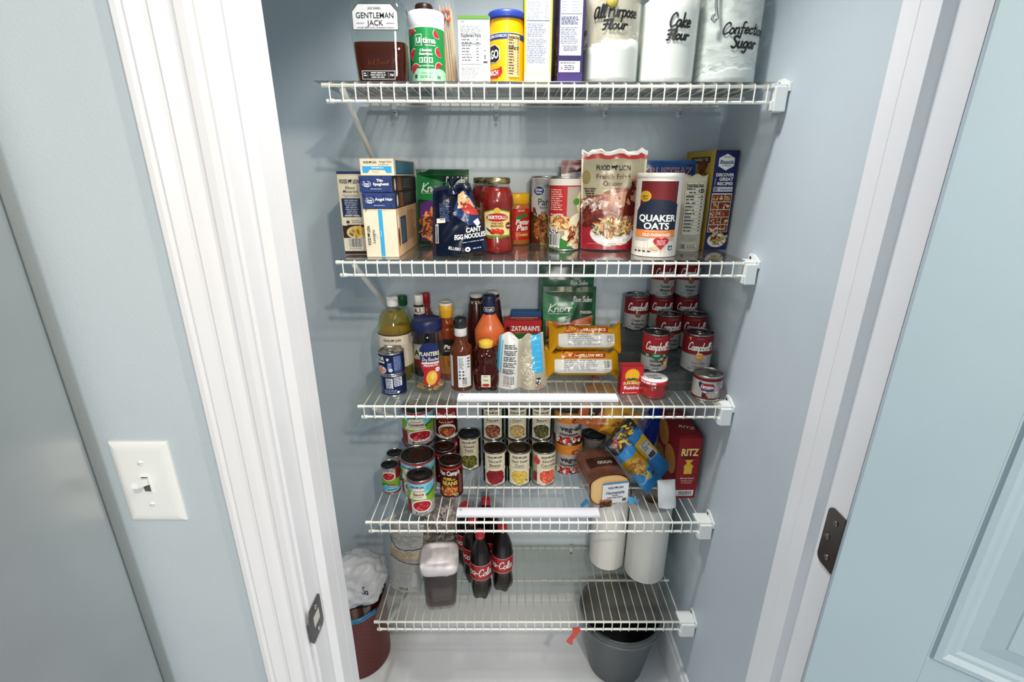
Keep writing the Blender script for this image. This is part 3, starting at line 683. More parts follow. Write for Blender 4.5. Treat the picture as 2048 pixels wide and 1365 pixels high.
a = Art(); a.r(-24, 25, 24, 175, '#dfe1ea', 2); a.r(-27, 1, 27, 25, '#f3e9ad', 1); a.r(-27, 1, 27, 6, '#f0dc5a', 2)
for k in range(8): a.lines(-22, 118+k*6, 30, 2, 2.6, '#8d93a5', 3); a.lines(12, 118+k*6, 9, 2, 2.6, '#8d93a5', 3)
a.r(-23.5, 116, 23.5, 117, '#222', 3); a.lines(-22, 110, 40, 8, 3, '#70778c', 3); a.lines(-22, 84, 40, 14, 3.2, '#7a8195', 3)
carton('cereal_box', 'tall yellow box showing its white ingredients panel, right of the corn starch', 'box', (.428, .13, z), .055, .16, .20, 0, '#f2d629', a, side='#f2d629')
a = Art(); a.r(-23, 56, 21, 190, '#dcdee8', 2); a.r(-23, 26, 20, 46, '#dfe0ea', 2); a.r(-26, 1, 25.5, 25, '#3a2a68', 1)
for k in range(9): a.lines(-20, 133+k*5, 14, 1, 3, '#8a90a6', 3); a.lines(0, 133+k*5, 16, 1, 3, '#8a90a6', 3)
a.r(-22, 128, 20, 129, '#333', 3); a.lines(-21, 122, 38, 6, 2.4, '#555c75', 3, .7); a.lines(-21, 104, 38, 10, 3, '#6d7389', 3); a.lines(-18, 72, 34, 4, 2.6, '#444a62', 3, al='c'); a.lines(-20, 42, 36, 1, 3, '#334', 3); a.lines(-12, 37, 26, 3, 3.4, '#445', 3); a.e(-17, 33, 1.5, 1.5, '#c0392b', 4)
b = Art(); b.r(-76, 1, 76, 199, '#2a1a3c', 1); b.blobs(40, 60, 30, 60, 120, ['#7a4520', '#a86a34', '#4c2611', '#c58a4a'], 6, 2, 3)
carton('pancake_mix_box', 'tall purple box with white ingredients panel beside the first flour jar', 'box', (.4945, .13, z), .052, .16, .20, 0, '#2d2352', a, left=b, side='#2d2352')
a = Art(); a.r(-20, 1, 20, 130, '#d9cfc0', 1); a.r(-20, 108, 20, 116, '#2d3358', 2); a.blobs(0, 22, 18, 18, 40, ['#b5793f', '#8a5226', '#d9a868'], 3, 2, 4)
carton('baking_mix_box', 'white and tan box mostly hidden behind the purple box', 'box', (.516, .262, z), .05, .06, .17, 0, '#d9d2c6', a)

def jar(label, cx, cy, R, fill, top, art, smear, hook=False, full=False):
    t = thing('storage_jar', label, 'jar', (cx, cy, z), group='handwritten glass storage jars')
    P = [(0, .003), (R-.008, .001), (R-.003, .003), (R-.0005, .010), (R, .02), (R, .185), (R-.002, .196), (R-.008, .204), (R-.012, .208), (R-.012, .214)]
    m = MB(); m.lathe(P, '#fff', 'clear_glass', 56); m.build('glass', t)
    m = MB(); n = 48
    prof = [(0, .0055), (R-.010, .0045), (R-.0045, .008), (R-.0022, .02)]
    m.lathe(prof, fill, 'powder', n)
    vs = []
    rows = [.02, .04, .06, .08]
    for j in range(5):
        for i in range(n):
            a_ = 2*PI*i/n; zt = top+.010*math.sin(a_+.9)+.005*noise.noise(Vector((math.sin(a_)*5, math.cos(a_)*5, cx*9)))
            q = j/4; vs.append(((R-.0022)*math.sin(a_), -(R-.0022)*math.cos(a_), .02+(zt-.02)*q))
    for i in range(n):
        a_ = 2*PI*i/n; vs.append((.5*R*math.sin(a_), -.5*R*math.cos(a_), top+.004))
    fs = [[j*n+i, j*n+(i+1) % n, (j+1)*n+(i+1) % n, (j+1)*n+i] for j in range(5) for i in range(n)]+[[5*n+i for i in range(n)]]
    m.add(vs, fs, fill, 'powder', True); m.build('contents', t)
    if smear:
        m = MB(); m.lathe([(R-.0034, max(.02, top-.02)), (R-.0034, .19)], '#fff', smear[3], 56); m.build('inner_film', t)
        m = MB(); R_ = random.Random(int(cx*100)); a = Art()
        for k in range(smear[0]):
            x = R_.uniform(-95, 95); y = top*1000+R_.uniform(-2, smear[1])*(R_.random()**.7); s = R_.uniform(2, 9)
            pts = []; nn = 9
            for i in range(nn):
                th = 2*PI*i/nn; q = s*R_.uniform(.5, 1.25); pts.append((x+q*1.5*math.cos(th), y+q*.7*math.sin(th)))
            a.poly(pts, R_.choice(smear[2]), k % 6)
        a.bake(m, cyl(R-.0032), dx=12, mat='powder', step=.00006); m.build('flour_dust', t)
    m = MB(); art.bake(m, cyl(R+.0002), dx=R*1000*PI/18, mat='plastic', step=.00003); m.build('marker_writing', t)
    m = MB(); m.lathe([(0, .236), (R-.02, .236), (R-.012, .230), (R-.010, .222), (R-.012, .218), (0, .218)], '#fff', 'clear_glass', 48); m.build('lid', t)
    m = MB(); m.lathe([(R-.0115, .2142), (R-.0095, .2155), (R-.0095, .2178), (R-.0115, .219)], '#e8e4da', 'plastic', 48); m.build('gasket', t)
    m = MB(); m.tube([((R-.010)*math.sin(q), -(R-.010)*math.cos(q), .207) for q in [2*PI*k/40 for k in range(41)]], .0014, '#a5a6a6', 'metal', 6, False); m.build('wire_bail', t)
    return t
a = Art(); a.scr('All', -36, 127, 22, K, 3.7, w=26); a.scr('Purpose', 13, 127, 22, K, 3.7, w=64); a.scr('Flour', -4, 106, 17, K, 3.7, w=52)
t = jar('glass jar hand lettered all purpose flour, about half full', .586, .122, .0615, '#f1edea', .080, a, (26, 40, ['#e8e2d8', '#efeae2'], 'flour_film'))
m = MB(); m.lathe([(0, 0), (.010, .001), (.012, .004), (.009, .0065), (0, .007)], '#b3a24a', 'gloss', 24); o = m.build('seal_medallion', t); o.rotation_euler = (PI/2, 0, 0); o.location = (-.012, -.0612, .152)
a = Art(); a.scr('Cake', 6, 110, 24, K, 4.0, w=46); a.scr('Flour', 3, 88, 18, K, 4.0, w=48)
jar('glass jar hand lettered cake flour, filled to the top with white flour', .709, .122, .0600, '#f3f0ee', .168, a, None)
a = Art(); a.scr('Confection', 12, 98, 20, K, 3.3, w=98); a.scr('Sugar', 11, 73, 21, K, 4.0, w=56)
t = jar('glass jar hand lettered confection sugar with clumpy white smears, nearest the right wall', .838, .125, .0660, '#f2f2f2', .030, a, (60, 60, ['#f0f0ee', '#f4f4f2'], 'sugar_film'))
m = MB(); m.tube([(-.052, -.052, .20), (-.056, -.058, .17), (-.055, -.062, .145), (-.050, -.064, .125), (-.056, -.066, .118), (-.061, -.064, .124), (-.058, -.063, .132)], .0032, '#c6c8c8', 'metal', 8); m.build('clamp_wire', t)

# ------------------------------------------------------------------ second shelf
z = BZ[1]
a = Art(); a.lion(0, 158, 8.6, '#20263a', w=44); a.t('Elbow', 0, 146, 6, '#2a2c36', 4, 0, w=22); a.t('Macaroni', 0, 138, 6, '#2a2c36', 4, 0, w=33); a.lines(-20, 132, 40, 2, 3, '#888', 3, al='c')
a.r(-22, 85, 20, 126, '#1c2f56', 2); a.lines(-17, 121, 32, 9, 4, '#b8c0d2', 3, al='c'); a.t('foodlion recipes', -1, 86.8, 3, W, 4, 1, w=34)
a.lines(-4, 76, 24, 2, 4, '#999', 3); a.r(-16, 71, -9, 77, '#444', 3); a.r(-26, 38, 26, 68, '#3a2119', 1); a.e(6, 50, 24, 15, '#e8dcae', 2); a.blobs(8, 52, 20, 12, 60, ['#e6b52e', '#f0cd5a', '#d79a1e'], 3, 3, 2); a.e(-4, 50, 7, 7, '#d9c27a', 5); a.bars(-15, 14, 30, 22, 2); a.r(-25, 66, -15, 71, CREAM, 2)
a.r(-26.5, 1, 26.5, 8, '#3a2119', 1)
carton('macaroni_box', 'narrow cream elbow macaroni box with blue top at the left end', 'box', (.012, .128, z), .054, .12, .182, .03, CREAM, a, side='#e6dcc4', flap='#22355f')
a = Art(); a.r(-3, 2, 6, 104, '#3aa9dc', 2); a.lion(-24, 48, 6.5, K, rot=PI/2, w=42); a.t('Lasagna', -14, 46, 6.5, '#3a3a42', 4, rot=PI/2, w=30); a.lines(-9.5, 40, 1, 1, 20, '#999', 3); a.t('enriched', 1.5, 52, 2.4, W, 4, rot=PI/2)
b = Art(); b.r(-124, 2, 124, 104, '#d8b48c', 1); b.r(-90, 24, -30, 86, '#2b4a63', 2); b.lines(-84, 78, 48, 12, 4.5, '#6f8ba2', 3); b.e(-110, 44, 8, 22, '#6a2f1f', 2); b.e(-112, 78, 6, 16, '#efe6d2', 3); b.lines(-20, 92, 100, 14, 5, '#a8845c', 3)
carton('lasagna_box', 'cream lasagna box with blue stripe at the bottom of the pasta stack', 'box', (.085, .155, z), .073, .25, .1055, 0, CREAM, a, right=b, side='#d8b48c')
def gv(a, x, y, s): a.e(x, y, s*1.5, s, '#dfe4ee', 3); a.e(x, y, s*1.35, s*.85, '#25407f', 4); a.t('Great', x, y-.2*s, s*.62, W, 5, 1, w=s*1.9); a.t('Value', x, y-.8*s, s*.5, W, 5, 1, w=s*1.7)
def bluebox(l1, l2, lab, zz, dx, rz):
    a = Art(); gv(a, -20, 17, 6.5)
    if l2: a.t(l1, 9, 22, 5.5, W, 4, 1, w=14); a.t(l2, 11, 14.5, 5.5, W, 4, 1, w=34)
    else: a.t(l1, 11, 17, 5.8, W, 4, 1, w=38)
    a.t('ENRICHED PASTA', 0, 6, 1.8, '#c9cfdf', 4, 1, w=24); a.blobs(0, 16, 34, 15, 60, ['#2d4176', '#25376a'], 3, 1, 3, 1.2, True)
    b = Art(); b.r(-124, 1, 124, 33, '#2a2324', 1); b.e(-104, 16, 7, 13, '#efe9dd', 2); b.r(-84, 2, -40, 32, '#74472a', 2); b.r(-60, 2, -58, 32, '#c99a5a', 3); b.lines(-30, 26, 90, 5, 4.5, '#6f6b70', 3)
    carton('spaghetti_box', lab, 'box', (.085+dx, .154, zz), .071, .25, .0335, rz, '#2b3f78', a, right=b, side='#2a2324', topcol='#2b3f78', group='pasta boxes stacked flat')
bluebox('Angel Hair', '', 'dark blue angel hair pasta box lying on the lasagna box', z+.1062, 0, .01)
bluebox('Thin', 'Spaghetti', 'dark blue thin spaghetti box lying third in the pasta stack', z+.1404, -.001, -.01)
a = Art(); a.lion(-14, 25, 4, K, w=28); a.t('Angel Hair', 19, 26.5, 3.6, '#333', 4, 0, w=28); a.lines(4, 22, 30, 1, 2.5, '#888', 3); a.poly([(-31, 6), (-20, 6), (-16, 12), (16, 12), (20, 6), (31, 6), (31, 19), (-31, 19)], '#36a5dc', 2); a.lines(-12, 14.5, 26, 1, 3, '#cfe9f5', 4, .8); a.lines(-10, 7, 18, 1, 2, '#777', 3); a.r(-36, 19.5, -30, 20, '#888', 3)
b = Art(); b.r(-108, 3, 110, 32, '#2e5f79', 1); b.r(-104, 5, 100, 30, '#35708d', 2); b.lines(-96, 25, 150, 5, 4.5, '#4e86a0', 3)
carton('spaghetti_box', 'cream angel hair box with light blue band on top of the pasta stack', 'box', (.086, .155, z+.1746), .072, .25, .0345, .015, CREAM, a, right=b, side='#e2d6bb', group='pasta boxes stacked flat')

def knorr(sub, flav, c1, c2, food, w=136, h=190, kind=0):
    a = Art(); W2 = w/2; a.r(-W2, 0, W2, h, '#14592f', 0)
    a.r(-W2, h-14, W2, h, '#0f4325', 1); a.r(-W2, h-15, W2, h-14, '#2c7a48', 2)
    a.poly([(-W2+8, h*.5), (-W2+8, h*.68), (-10, h*.52), (W2-8, h*.66), (W2-8, h*.5)] if kind else [(-W2+8, h*.55), (0, h*.62), (W2-8, h*.58), (W2-8, h*.46), (-W2+8, h*.46)], c1, 1)
    a.poly([(-W2+8, 6), (W2-8, 6), (W2-8, h*(.66 if kind else .55)), (-W2+8, h*.50)], c1, 1)
    a.poly([(-W2, h*.60), (-20, h*.57), (10, h*.66), (W2*.3, h*.80), (-W2, h*.93)], '#1c7a3c', 2)
    a.scr('Knorr', -W2*.38, h*.70, 22, W, 3.0, w=w*.46, rot=.04); a.r(-W2*.8, h*.675, W2*.05, h*.68, '#dfe8e0', 4)
    a.poly([(0, h*.76), (W2-4, h*.76), (W2-4, h*.9), (0, h*.9)], '#17261c', 2) if not kind else None
    a.scr(sub, W2*.48, h*.82, 15, W, 1.7, w=w*.36)
    if flav: a.t(flav, W2*.62, h*.68, 7.5, W, 4, 1, w=w*.22)
    a.blobs(-W2*.2, h*.24, W2*.72, h*.22, 170, food, 5.5, 2, 5, 1.9)
    return a
a = knorr('Pasta Sides', '', '#5a2a78', '#5a2a78', ['#d8752e', '#e89a52', '#b9501f', '#f0b878', '#7c3414'])
pouch('pasta_pouch', 'green pasta sides pouch with orange noodles standing behind the egg noodles', 'pouch', (.198, .225, z+.004), .134, .19, .035, .008, a, '#14592f', '#135028', rz=.05, rx=-.20, crk=.0025, seed=1, mat='gloss')
bottle('sauce_jar', 'pale alfredo sauce jar with gold lid half hidden by the egg noodle bag', 'jar', (.245, .150, z), [(0, .002), (.032, 0), (.036, .004), (.037, .02), (.037, .085), (.034, .105), (.026, .118), (.0255, .130)], 'clear_glass',
       [('lid', cap([(.0265, .126), (.0275, .128), (.0275, .140), (.026, .142), (0, .1415)], '#b59a5b', 'metal', 0))], inner=(.112, 'gloss', '#d8b98a'), group='glass jars of pasta sauce')
# dark blue egg noodles bag with a twisted top
a = Art(); a.r(-53, 0, 53, 150, '#0d1834', 0); a.poly([(-6, 90), (30, 60), (53, 64), (53, 130), (20, 136)], '#152c58', 1); a.poly([(8, 100), (14, 128), (30, 136), (44, 116), (50, 98)], '#cfa878', 2); a.poly([(20, 108), (34, 112), (53, 92), (53, 80), (28, 86), (18, 96)], '#b3342c', 3); a.poly([(38, 68), (50, 74), (52, 62), (44, 56)], W, 3)
a.t('CANT', 34, 46, 10, W, 4, 1, w=32, sh=.2); a.t('EGG NOODLES', 24, 33, 10, W, 4, 1, w=64, sh=.2); a.lines(8, 24, 44, 1, 4, '#9fb2d6', 3); a.t('KLUSKI', -10, 11, 6.5, W, 4, 1, w=24, rot=-.25); a.e(16, 9, 5, 5, W, 3); a.e(16, 9, 2.2, 2.2, '#122247', 4); a.lines(26, 8, 18, 1, 4, '#9fb2d6', 3)
a.r(-47, 28, -40, 70, '#d8d6d0', 2); a.r(-45, 30, -42, 66, '#555', 3); a.r(-44, 72, -24, 82, '#e0d8c0', 2, ); a.lines(-36, 112, 26, 12, 3.4, '#5f7097', 3)
pouch('noodle_bag', 'dark blue egg noodle bag leaning left with its top twisted shut', 'bag', (.257, .062, z+.006), .108, .142, .056, .022, a, '#0d1834', '#0f1c3c', rz=.06, ry=-.10, crk=.006, seed=4, mat='gloss', taper=-.42,
      parts=[('twisted_top', lambda m, pos: m.grid(lambda u, v: ((.016+.012*v*math.cos(5*u))*math.sin(2*PI*u)*(1-.75*math.sin(PI*min(1, v*1.1))), (.012)*math.cos(2*PI*u)*(1-.7*math.sin(PI*min(1, v*1.1))), .130+v*.034), 20, 8, '#101c38', 'gloss'))])
# marinara jars
def marinara(lab, loc, rz, art=True):
    a = Art()
    a.poly([(-33, 4), (33, 4), (34, 60), (10, 66), (-10, 66), (-34, 60)], '#6f9a2f', 1); a.poly([(-31, 8), (31, 8), (32, 58), (9, 63), (-9, 63), (-32, 58)], '#e8d68c', 2); a.poly([(-30, 8), (-8, 8), (-24, 34), (-31, 40)], '#f0ead2', 3)
    a.e(0, 62, 8, 8, '#d6b13c', 3); a.e(0, 48, 28, 11, '#e9dfae', 3); a.e(0, 48, 26.5, 9.6, '#b3201f', 4); a.t('BERTOLLI', 0, 44.5, 7.6, W, 5, 1, w=45); a.t('VINEYARD', 0, 32.5, 4.6, '#7a1f18', 5, 1, w=28); a.t('MARINARA', 0, 26.5, 4.6, '#7a1f18', 5, 1, w=30)
    a.e(28, 29, 8, 8, '#7c1815', 3); a.t('NEW', 28, 27, 3.4, W, 5, 1)
    for x, y in ((-10, 16), (0, 17), (9, 15)): a.e(x, y, 7.5, 6.5, '#c42a22', 5, 14); a.e(x-2, y+2.5, 2, 1.2, '#e98a70', 6, 8)
    a.poly([(-28, 26), (-20, 22), (-10, 14), (-14, 10), (-24, 20)], '#2a2018', 5); a.lines(-24, 2, 50, 2, 1.6, '#8fae4a', 3)
    P = [(0, .004), (.034, 0), (.039, .002), (.0405, .008), (.0405, .030), (.0385, .036), (.0385, .104), (.0405, .112), (.0405, .122), (.036, .140), (.031, .152), (.0295, .156), (.0295, .162)]
    return bottle('marinara_jar', lab, 'jar', loc, P, 'clear_glass', [('label', wrap(a, .0390, .036, mat='paper')), ('lid', cap([(.0300, .157), (.0315, .158), (.0322, .160), (.0322, .169), (.0305, .171), (.027, .1712), (.026, .1702), (0, .1702)], '#b9a878', 'metal', 0, 44))], rz=rz, inner=(.150, 'gloss', '#8e1a12'), group='glass jars of pasta sauce')
marinara('red marinara jar with yellow label in front of its twin', (.3405, .116, z), .05)
marinara('red marinara jar standing behind the front marinara jar', (.309, .250, z), -.9)
a = Art(); R = 36; a.r(-PI*R, 4, PI*R, 84, '#b8271d', 0); a.poly([(-6, 62), (20, 74), (32, 66), (20, 60), (26, 70), (4, 54), (-6, 58)], '#2f7a35', 2)
a.t('Peter', 14, 44, 13, W, 4, 1, w=42, sh=.2); a.t('Pan', 12, 29, 14, W, 4, 1, w=34, sh=.2); a.r(-6, 13, 34, 24, '#e08a2a', 2); a.r(-5, 14, 33, 23, '#b8271d', 3); a.t('Creamy', 14, 15.6, 6, '#f3d98a', 4, 1, w=32); a.lines(0, 80, 24, 2, 3, '#f0d9c8', 3)
bottle('peanut_butter_jar', 'peanut butter jar with red label and yellow lid behind the marinara', 'jar', (.389, .262, z), [(0, .001), (.032, 0), (.036, .004), (.036, .096), (.034, .104), (.031, .108)], 'gloss',
       [('label', wrap(a, .0362, .010, mat='gloss')), ('lid', cap([(.0325, .106), (.034, .107), (.034, .129), (.032, .132), (0, .132)], '#f2b81f', 'plastic', 40))], col='#b56a34', rz=.1)
a = Art(); R = 38; a.r(-PI*R, 0, PI*R, 164, '#c9c8c6', 0); a.r(-PI*R, 0, PI*R, 80, '#5a2b1c', 1); a.e(5, 104, 44, 40, '#a9a29a', 2); a.e(5, 104, 42, 38, '#d2d0ce', 3); a.e(-8, 134, 15, 12, '#dfe3ee', 4); a.e(-8, 134, 14, 11, '#22387c', 5); a.t('Great', -8, 134, 7, W, 6, 1, w=20); a.t('Value', -8, 127.5, 5, W, 6, 1, w=17)
a.t('Panko', 16, 98, 17, K, 5, 0, w=52); a.t('Bread Crumbs', 16, 90, 5, K, 5, 0, w=42); a.blobs(20, 42, 40, 42, 200, ['#b5602a', '#8f4319', '#d08a48', '#6a2c10', '#e0a35c'], 7, 2, 8, 1.2); a.blobs(-30, 50, 20, 40, 60, ['#8a2c1c', '#5c1a10', '#2f4a1e'], 6, 2, 9, 1.2)
can('breadcrumb_canister', 'silver topped panko canister with fried chicken picture, at the back', 'canister', (.4645, .264, z), .0385, .175, a, -.30, 'breadcrumb canisters', '#c9c7c4', '#d9d6d0', lidmat='plastic')
a = Art(); R = 39; a.r(-PI*R, 0, PI*R, 164, '#e2cb86', 0); a.r(-PI*R, 146, PI*R, 149, '#b02a2a', 1); a.r(-PI*R, 149, PI*R, 164, '#ded8cf', 1); a.r(-45, 78, 6, 147, '#b3262b', 2); a.lines(-38, 138, 36, 10, 5, '#e8b9a8', 3); a.t('the possibilities', -19, 81, 4, W, 4, 1, w=34)
a.e(34, 112, 12, 8, '#4f8f2a', 3); a.e(50, 110, 18, 26, '#f0e3b4', 2); a.e(-16, 62, 32, 20, '#e8c48a', 2); a.blobs(-16, 62, 28, 12, 60, ['#b96e34', '#f0dcae', '#8c4a22', '#e6b878'], 6, 3, 3); a.e(44, 42, 42, 44, '#efe4c4', 2); a.blobs(40, 34, 30, 28, 70, ['#7a2018', '#e0c890', '#94402a', '#c88a4a'], 5, 3, 7)
a.r(-PI*R, 0, PI*R, 26, '#2f7d34', 1); a.e(30, 28, 34, 10, '#efe4c4', 3); a.bars(-40, 4, 30, 32, 3); a.r(-38, 38, -14, 55, '#222', 3); a.blobs(-26, 46, 11, 8, 30, [W], 2, 4, 3, 1, True); a.t('seasoned', 26, 8, 6, W, 4, 1, w=34)
can('breadcrumb_canister', 'breadcrumb canister with red text panel and green foot, in front of the pouch', 'canister', (.505, .164, z), .0395, .173, a, -.08, 'breadcrumb canisters', '#cfc9c0', '#d9d2c8', lidmat='plastic')
a = Art(); a.r(-60, 170, 60, 205, '#6a1a18', 1); a.r(-60, 196, 60, 215, '#7c221f', 2); a.poly([(-60, 180), (60, 196), (60, 170), (-60, 160)], '#e6e2dc', 2)
pouch('coating_pouch', 'white pouch with maroon top peeking out behind the breadcrumb canister', 'pouch', (.566, .248, z), .085, .212, .03, .006, a, '#cfcac4', rz=.05, rx=-.1, crk=.002, seed=6)
# french fried onions
a = Art(); a.r(-75, 0, 75, 232, '#d9d3b4', 0); a.r(-75, 212, 75, 222, '#b4282b', 1); a.r(-75, 222, 75, 232, '#e8e8e6', 1); a.r(-75, 0, 75, 60, '#a31f30', 1); a.poly([(-75, 60), (75, 60), (75, 130), (20, 150), (-40, 130), (-75, 120)], '#8c4a3c', 1); a.poly([(-75, 110), (-20, 130), (50, 140), (75, 170), (75, 120), (10, 96), (-75, 80)], '#b98a72', 2)
a.poly([(25, 80), (60, 80), (62, 130), (52, 150), (48, 165), (42, 165), (42, 150), (30, 130)], '#5a1d16', 2); a.blobs(-50, 108, 24, 14, 60, ['#e6dcd2', '#b9a6a0', '#8c5a50'], 4, 2, 3); a.blobs(-50, 78, 24, 24, 50, ['#6a1f18', '#7e2c20', '#541610'], 7, 2, 4, 1.3); a.e(-64, 170, 10, 16, '#8a7a3c', 2)
a.lion(-2, 186, 11.5, K, w=80); a.t('French Fried', -2, 166, 11, '#5a1f1c', 4, 0, w=80); a.t('Onions', -2, 150, 11, '#5a1f1c', 4, 0, w=48)
for k in range(20): a.e(-28+k*2.8, 144, .7, .7, '#5a1f1c', 4, 6)
for k in range(4): a.lines(-68+k*1.5, 142-k*5.5, 30-k*4, 1, 4.2, '#3a2a24', 4, .8)
a.e(60, 164, 13, 14, '#b86a62', 3); a.lines(51, 170, 18, 5, 4, '#d9a8a0', 4)
a.e(0, 40, 54, 32, '#eceae8', 3, half=(PI, 2*PI)); a.e(0, 42, 54, 16, '#dcdad8', 3); a.e(0, 44, 48, 13, '#4a5a38', 4); a.blobs(0, 54, 46, 22, 220, ['#c9793a', '#e0a060', '#8f4a20', '#6a7a3a', '#d9d4bc', '#a85c2c', '#f0c890'], 4.5, 4, 5, 2.4); a.r(28, 20, 42, 28, '#c9c6c4', 5); a.lines(-60, 14, 110, 1, 3, '#d0889a', 3)
pouch('onion_pouch', 'large stand-up pouch of french fried onions with torn silver top', 'pouch', (.6215, .155, z+.002), .142, .228, .066, .010, a, '#d9d3b4', '#b9b2a0', rz=-.03, rx=-.06, crk=.0028, seed=9, mat='gloss', taper=.10, top=lambda u: .004*math.sin(9*u)+.003*math.sin(23*u))
a = Art(); a.r(-69, 150, 69, 212, '#22559c', 1); a.r(-69, 203, 69, 212, '#2d63ac', 2); a.t('KRUSTEAZ', -2, 176, 19, W, 3, 1, w=122); a.t('KRUSTEAZ', -2, 177, 17.4, '#b3263a', 4, 0, w=119); a.r(-69, 0, 69, 150, '#1b2430', 1); a.lines(-64, 120, 40, 12, 8, '#aaa', 2); a.r(-69, 66, -45, 110, '#b0562a', 3)
pouch('pancake_mix_bag', 'blue topped pancake mix bag with red letters behind the oats', 'bag', (.773, .222, z+.001), .126, .208, .05, .012, a, '#22559c', '#1c4684', rx=-.05, crk=.0015, seed=11, mat='gloss')
# oats canister
a = Art(); R = 50.5; a.r(-PI*R, 0, PI*R, 176, '#e4ddd2', 0)
a.r(-36, 86, 36, 166, W, 1); a.r(-34.5, 86, 34.5, 164, '#6a1a1e', 2); a.poly([(-40, 60), (37, 60), (37, 116), (20, 124), (-14, 126), (-34, 112), (-40, 100)], '#1a2436', 3); a.e(-24, 132, 11, 11.5, '#d9b23c', 4); a.e(-24, 132, 9.8, 10.2, '#c39a28', 5); a.t('BEST', -24, 130, 4, '#6a4a10', 6, 1); a.t('GRAIN', -24, 125.5, 2.6, '#6a4a10', 6, 1)
a.t('QUAKER', 0, 79, 14, W, 6, 1, w=66); a.t('OATS', 0, 62, 14, W, 6, 1, w=44); a.r(-40, 43, 37, 59.5, '#e0803a', 3); a.t('100% WHOLE GRAIN', 0, 55.5, 2.2, W, 6, 0, w=40); a.t('OLD FASHIONED', 2, 46, 6.6, W, 6, 1, w=50)
a.lines(-40, 40, 34, 3, 2.2, '#999', 3); a.lines(22, 40, 16, 3, 2.2, '#999', 3); a.e(4.5, 36, 7.4, 7, '#b8242c', 5, 16); a.e(17.5, 36, 7.4, 7, '#b8242c', 5, 16); a.poly([(-2.2, 33), (24.2, 33), (11, 16)], '#b8242c', 5); a.lines(2, 36, 18, 4, 3, '#f0c8c8', 6, al='c'); a.e(0, 20, 7, 4, '#d9c08a', 6)
for k in range(4): a.e(-36+k*9, 16, 3.4, 5, '#c9c2b8', 3); a.e(-36+k*9, 12, 3.4, 1.4, K, 4)
a.r(25, 15, 34, 25, '#24506a', 4); a.r(27, 17, 32, 22, '#cfd8d2', 5)
a.p = [([(u*(1.28 if abs(u) < 60 else 1), v) for u, v in q], c_, L) for q, c_, L in a.p]
bottle('oats_canister', 'big round oats canister in cream, maroon and navy at the shelf front', 'canister', (.712, .084, z), [(0, .001), (.048, 0), (.0505, .002), (.0505, .176), (.048, .178), (0, .178)], 'paper',
       [('label', wrap(a, .0507, .001, mat='paper')), ('lid', cap([(.0508, .172), (.0518, .173), (.0518, .180), (.050, .182), (.047, .1822), (.0465, .181), (0, .181)], '#e9e4da', 'plastic', 0, 56))], col='#e2dbd0', rz=-.26)
a = Art(); a.facts(-24, 40, 48, 122, 2, '#d9d0bd'); a.t('130', 14, 138, 8, K, 5, 1); a.r(-24, 6, 16, 18, '#444', 2); a.r(-23.3, 6.7, 15.3, 17.3, '#d9d0bd', 3); a.r(-22, 7.5, -14, 16.5, '#777', 4); a.lines(-10, 13, 22, 2, 4, '#555', 4); a.lines(-24, 36, 46, 5, 3, '#999', 3)
pouch('flour_bag', 'beige paper bag with nutrition facts panel between the oats and the recipe box', 'bag', (.812, .150, z), .070, .178, .05, .030, a, '#d6c9b0', '#cdbfa5', rz=.12, crk=.0025, seed=14, mat='paper', top=lambda u: .003*math.sin(7*u))
a = Art(); a.r(-30, 40, 30, 232, '#1f2457', 1); a.poly([(-20, 198), (0, 188), (20, 198), (20, 216), (0, 226), (-20, 216)], '#c9d3e6', 2); a.poly([(-18.5, 199), (0, 189.8), (18.5, 199), (18.5, 215), (0, 224.2), (-18.5, 215)], W, 3); a.t('Bisquick', 0, 203, 9, '#1f2457', 4, 1, w=35, sh=.15); a.t('PANCAKE AND BAKING', 0, 198, 2, '#333', 4, 1, w=24); a.r(-9, 217, 9, 219, '#b9973c', 4)
a.t('DISCOVER', 0, 175, 7, W, 4, 1, w=46); a.t('GREAT', 5, 165, 7.4, W, 4, 1, w=36); a.t('RECIPES', 3, 155, 7, W, 4, 1, w=40); a.t('MORE', -21, 163, 3, '#9aa3c8', 4, 1, rot=PI/2, w=16); a.r(-25, 140, 25, 151, '#c9ccd8', 2); a.t('bisquick.com', 8, 143.5, 4, '#333', 4, w=32); a.r(-24, 141, -14, 150, '#7a7c86', 3)
a.r(-26, 44, 26, 136, '#e9e4dc', 2)
for j in range(5):
    y0 = 117-j*18; xm = (8, -6, -8, 6, 0)[j]
    for x0, x1 in ((-25, xm-.7), (xm+.7, 25)):
        a.r(x0, y0, x1, y0+16.5, '#7a3a22', 3); a.blobs((x0+x1)/2, y0+8, (x1-x0)/2-3, 5, 12, ['#c9854a', '#e8d8b8', '#5a2414', '#a83a20', '#d9a868'], 3, 4, j*3+int(x0))
a.r(-30, 1, 30, 42, '#1f2457', 1); a.e(2, 24, 25, 17, '#e3dccb', 3); a.blobs(4, 28, 18, 12, 40, ['#c9a26a', '#8c5a2c', '#e9d8ae', '#a83a24', '#b5b07a'], 6, 4, 8)
b = Art(); b.r(-68, 1, 68, 232, '#b59a3a', 1); b.r(-40, 206, 50, 220, '#2a2a22', 2); b.t('BAKING MIX', 5, 210, 7, '#cfc08a', 3, 1, w=70); b.blobs(20, 192, 20, 20, 20, ['#6a3a1a', '#8a4a20'], 7, 2, 3)
carton('recipe_box', 'tall dark blue baking mix box with recipe photos on its spine, by the right wall', 'box', (.876, .222, z), .060, .14, .234, .14, '#1f2457', a, left=b, side='#b59a3a', topcol='#1f2457')
